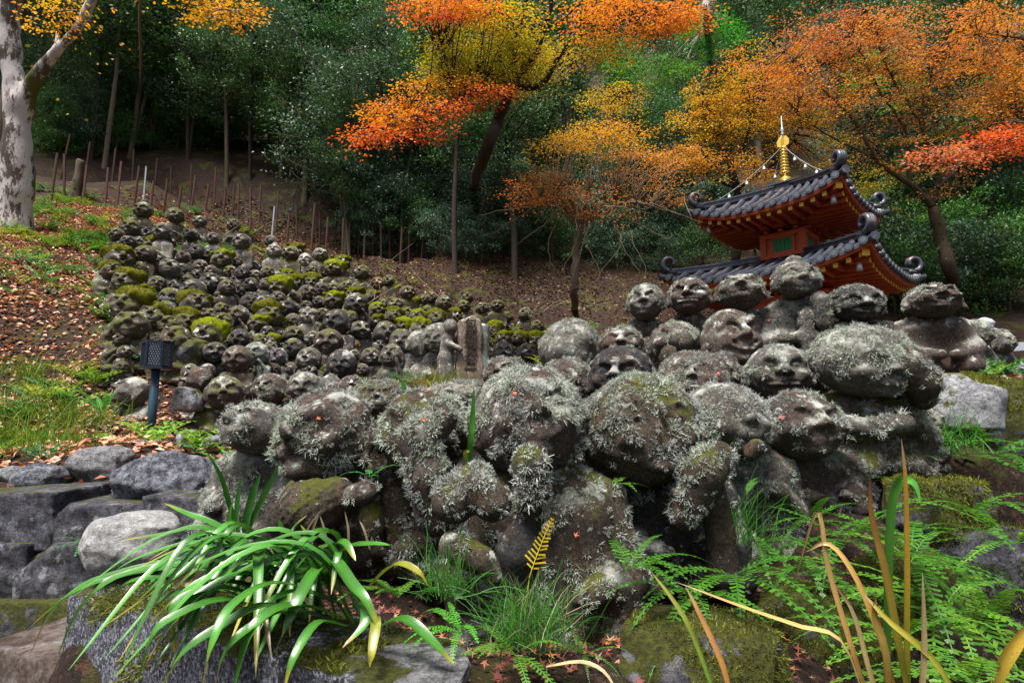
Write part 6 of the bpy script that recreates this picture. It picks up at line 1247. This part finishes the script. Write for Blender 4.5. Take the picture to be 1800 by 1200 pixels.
# fallen leaves, ground plants
def star(n, seed):
    """five-lobed maple leaves"""
    a = np.linspace(0, 2 * math.pi, 11)[:-1] - math.pi / 2; r = np.where(np.arange(10) % 2 == 0, 1.0, .24); r[0] = .35; r[2] *= .7; r[8] *= .7
    return np.vstack([[0, 0, 0], np.stack([r * np.cos(a), r * np.sin(a), .18 * r ** 2], 1)])
ST = star(1, 1); STF = np.array([[0, i, i % 10 + 1] for i in range(1, 11)])
def star_mesh(C, N, size, col, seed):
    rng = np.random.default_rng(seed); U, W = basis(N); a = rng.uniform(0, 6.28, len(C)); U2 = U * np.cos(a)[:, None] + W * np.sin(a)[:, None]; W2 = np.cross(N, U2)
    cz = rng.uniform(-.6, 1.6, len(C))
    V = C[:, None] + size[:, None, None] * (ST[None, :, :1] * U2[:, None] + ST[None, :, 1:2] * W2[:, None] + ST[None, :, 2:] * N[:, None] * cz[:, None, None])
    F = (np.arange(len(C)) * 11)[:, None, None] + STF[None]; return V.reshape(-1, 3), F.reshape(-1, 3), np.repeat(col, 11, 0)
rg = np.random.default_rng(8); LC = ((.20, .050, .036), (.26, .09, .05), (.15, .045, .04), (.32, .18, .11), (.10, .035, .035), (.38, .13, .04))
n = 900; pts = np.array([P(rg.uniform(560, 1480), rg.uniform(960, 1195), rg.uniform(1.15, 2.1)) for _ in range(n * 2)]); pts[:, 2] = height(pts[:, 0], pts[:, 1]) + .006 + .02 * rg.random(len(pts)); e = .02
ok = np.abs(height(pts[:, 0] + .05, pts[:, 1]) - height(pts[:, 0], pts[:, 1])) < .05; pts = pts[ok][:n]
V, F, K = star_mesh(pts, unit(np.array([0, -.1, 1]) + rg.normal(0, .3, pts.shape)), rg.uniform(.012, .024, len(pts)), pick(rg, len(pts), LC, .35), 3)
tag(link('fallen_maple_leaves', mesh('fallen_maple_leaves', V, F, M['litter'], K), None), 'red and brown fallen maple leaves littering the mound', 'leaves', kind='stuff')
def scatter(n, x0, x1, y0, y1, seed, dens):
    r = np.random.default_rng(seed); x = r.uniform(x0, x1, n * 3); y = y0 + (y1 - y0) * r.random(n * 3) ** .8; k = r.random(len(x)) < dens(x, y); x, y = x[k][:n], y[k][:n]; return np.stack([x, y, height(x, y)], 1), r
pl_n = Noise(90, .9)
C, r = scatter(30000, -11, 9, 2.9, 17, 51, lambda x, y: np.clip(.6 + .35 * pl_n(np.stack([x, y, 0 * x], 1)), .1, 1) * (np.abs(x) < y * 1.0 + .5)); n = len(C); C[:, 2] += .012 + .02 * r.random(n)
V, F, K = kites(C, unit(r.normal(size=(n, 3)) * (1, 1, .25)), unit(r.normal(0, .35, (n, 3)) + (0, 0, 1)), r.uniform(.045, .085, n), r.uniform(.03, .055, n), pick(r, n, ((.30, .105, .055), (.38, .15, .075), (.22, .08, .05), (.45, .24, .15), (.14, .06, .04), (.30, .17, .11)), .3))
tag(link('leaf_litter', mesh('leaf_litter', V, F, M['litter'], K), None), 'carpet of pinkish brown fallen leaves over the slope', 'leaves', kind='stuff')
C, r = scatter(30000, -13, -2.2, 3.3, 13, 55, lambda x, y: np.clip(.7 + .35 * Noise(93, 1.3)(np.stack([x, y, 0 * x], 1)), .15, 1) * (x < -.50 * y - .3) * (x > -y * 1.0 - .5)); n = len(C); C[:, 2] += .015 + .03 * r.random(n)
V, F, K = kites(C, unit(r.normal(size=(n, 3)) * (1, 1, .3)), unit(r.normal(0, .4, (n, 3)) + (0, -.2, 1)), r.uniform(.04, .072, n), r.uniform(.028, .05, n), pick(r, n, ((.50, .24, .155), (.56, .32, .21), (.38, .17, .11), (.60, .40, .28), (.24, .11, .08), (.54, .22, .11)), .3))
tag(link('leaf_litter', mesh('leaf_litter', V, F, M['litter'], K), None), 'thick drift of orange-pink fallen leaves left of the crowd', 'leaves', kind='stuff')
C, r = scatter(520, -12, 6, 3.4, 14, 52, lambda x, y: (Noise(91, 1.1)(np.stack([x, y, 0 * x], 1)) > .15) * (np.abs(x) < y + .5) * np.where((x > -1) & (y < 9), .05, 1) * np.where(x < -.45 * y, 1, .4)); C2, _ = scatter(520, -12, -2.5, 3.6, 12, 53, lambda x, y: (x < -.52 * y - .2) * (x > -y - .3) * np.clip(.45 + .8 * Noise(97, 1.6)(np.stack([x, y, 0 * x], 1)), 0, 1)); C3, _ = scatter(110, 1.6, 7, 2.0, 7, 54, lambda x, y: (x > .62 * y + .3) * .8); C4, _ = scatter(190, -9, -.5, 8.5, 14.5, 56, lambda x, y: (np.abs(y + .82 * x - 5.2) < 1.5) * np.clip(.5 + .6 * Noise(98, 1.4)(np.stack([x, y, 0 * x], 1)), 0, 1)); C = np.concatenate([C, C2, C3, C4]); Vs, Fs, Ks, o = [], [], [], 0
for c in C:
    k = r.integers(5, 11); a = r.uniform(0, 6.28, k); L = r.uniform(.12, .27); cc = pick(r, 1, ((.06, .20, .035), (.12, .25, .03), (.07, .21, .10), (.20, .27, .035)))[0]
    m = 6; s = np.linspace(.15, 1, m); D = np.stack([np.cos(a), np.sin(a), np.full(k, 1.15)], 1)
    Q = (c + D[:, None] * (s * L)[None, :, None] - np.array([0, 0, .5 * L]) * (s ** 2)[None, :, None]).reshape(-1, 3); side = np.repeat(np.stack([-np.sin(a), np.cos(a), 0 * a], 1), m, 0); nl = len(Q)
    for sg in (-1, 1):
        V, F, K = kites(Q, side * sg + np.repeat(D, m, 0) * .5, np.tile([0, 0, 1.0], (nl, 1)) + r.normal(0, .2, (nl, 3)), np.tile(L * .42 * (1.1 - s), k), np.full(nl, L * .13), np.tile(cc, (nl, 1)) * r.uniform(.75, 1.2, (nl, 1))); Vs.append(V); Fs.append(F + o); Ks.append(K); o += len(V)
tag(link('ground_cover', mesh('ground_cover', np.concatenate(Vs), np.concatenate(Fs), M['fern'], np.concatenate(Ks)), None), 'low green ferns and herbs spread over the leaf-strewn slope', 'plants', kind='stuff')
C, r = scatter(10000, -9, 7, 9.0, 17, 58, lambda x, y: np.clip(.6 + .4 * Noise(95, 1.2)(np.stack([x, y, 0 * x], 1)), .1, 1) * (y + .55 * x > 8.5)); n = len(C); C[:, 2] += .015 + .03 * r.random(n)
V, F, K = kites(C, unit(r.normal(size=(n, 3)) * (1, 1, .4)), unit(r.normal(0, .5, (n, 3)) + (0, -.2, 1)), r.uniform(.06, .11, n), r.uniform(.04, .07, n), pick(r, n, ((.06, .032, .022), (.09, .05, .034), (.04, .022, .017), (.16, .10, .07), (.03, .018, .014)), .3))  # dark leaf browns, deepened to paint in the canopy shade over the bank
tag(link('leaf_litter', mesh('leaf_litter', V, F, M['litter'], K), None), 'dark brown leaf litter, deepened for shade, on the bank above the crowd', 'leaves', kind='stuff')
tw = MB(); r = np.random.default_rng(60)
for k in range(60):
    x, y = r.uniform(-7, 5), r.uniform(9.5, 15); b = np.array([x, y, float(height(np.array([x]), np.array([y]))[0])]); a = r.uniform(0, 6.28); L = r.uniform(.4, 1.3); e = b + np.array([math.cos(a) * L, math.sin(a) * L * .5, r.uniform(.1, .8) * L]); m = (b + e) / 2 + r.normal(0, .07, 3); tw.tube(spline([b, m, e], 6), np.linspace(.012, .004, 6), 4)
    tw.tube(spline([m, m + r.normal(0, .2, 3) + (0, 0, .1)], 3), [.007, .005, .003], 4)
o = tw.build('brushwood', M['bark_twig']); tag(o, 'bare grey twigs and brushwood strewn on the dark bank', 'brushwood', kind='stuff')
# single red leaves caught on the statues
dg = bpy.context.evaluated_depsgraph_get(); bpy.context.view_layer.update()
for x, y, lab in [(745, 738, 'beside the raised forearm'), (905, 690, 'on top of the largest statue\'s head'), (1236, 762, 'on the dark robe\'s lichen shoulder'), (1186, 862, 'on the dark robe\'s chest'), (1373, 733, 'on the broad brown statue\'s brow'),
                  (1012, 940, 'low on the largest statue\'s flank'), (1340, 540, 'on the statue leaning far back'), (1352, 563, 'by the tall back-row statue\'s elbow'), (1542, 712, 'on the stout statue\'s crossed arms'), (1262, 655, 'on the peeping rounded lichen head'), (560, 735, 'on the round-headed statue\'s crown')]:
    hit_, loc, nor, *_ = SC.ray_cast(dg, Vector((0, 0, 0)), Vector(ray(x, y)).normalized())
    if not hit_ or loc.length > 6: continue
    s = np.array([.014 if loc.length < 2.4 else .020]); toc = -np.array(loc.normalized()); N = unit(np.array([[0, 0, .8]]) + toc[None])
    V, F, K = star_mesh(np.zeros((1, 3)), N, s, np.array([[.50, .085, .035]]) * np.random.default_rng(int(x)).uniform(.7, 1.15), int(x)); me = mesh('blade', V, F, M['litter'], K)
    o = link('fallen_leaf', me, None, loc=loc + Vector(toc * .008)); tag(o, 'red maple leaf caught ' + lab, 'leaf', 'red leaves on the statues')
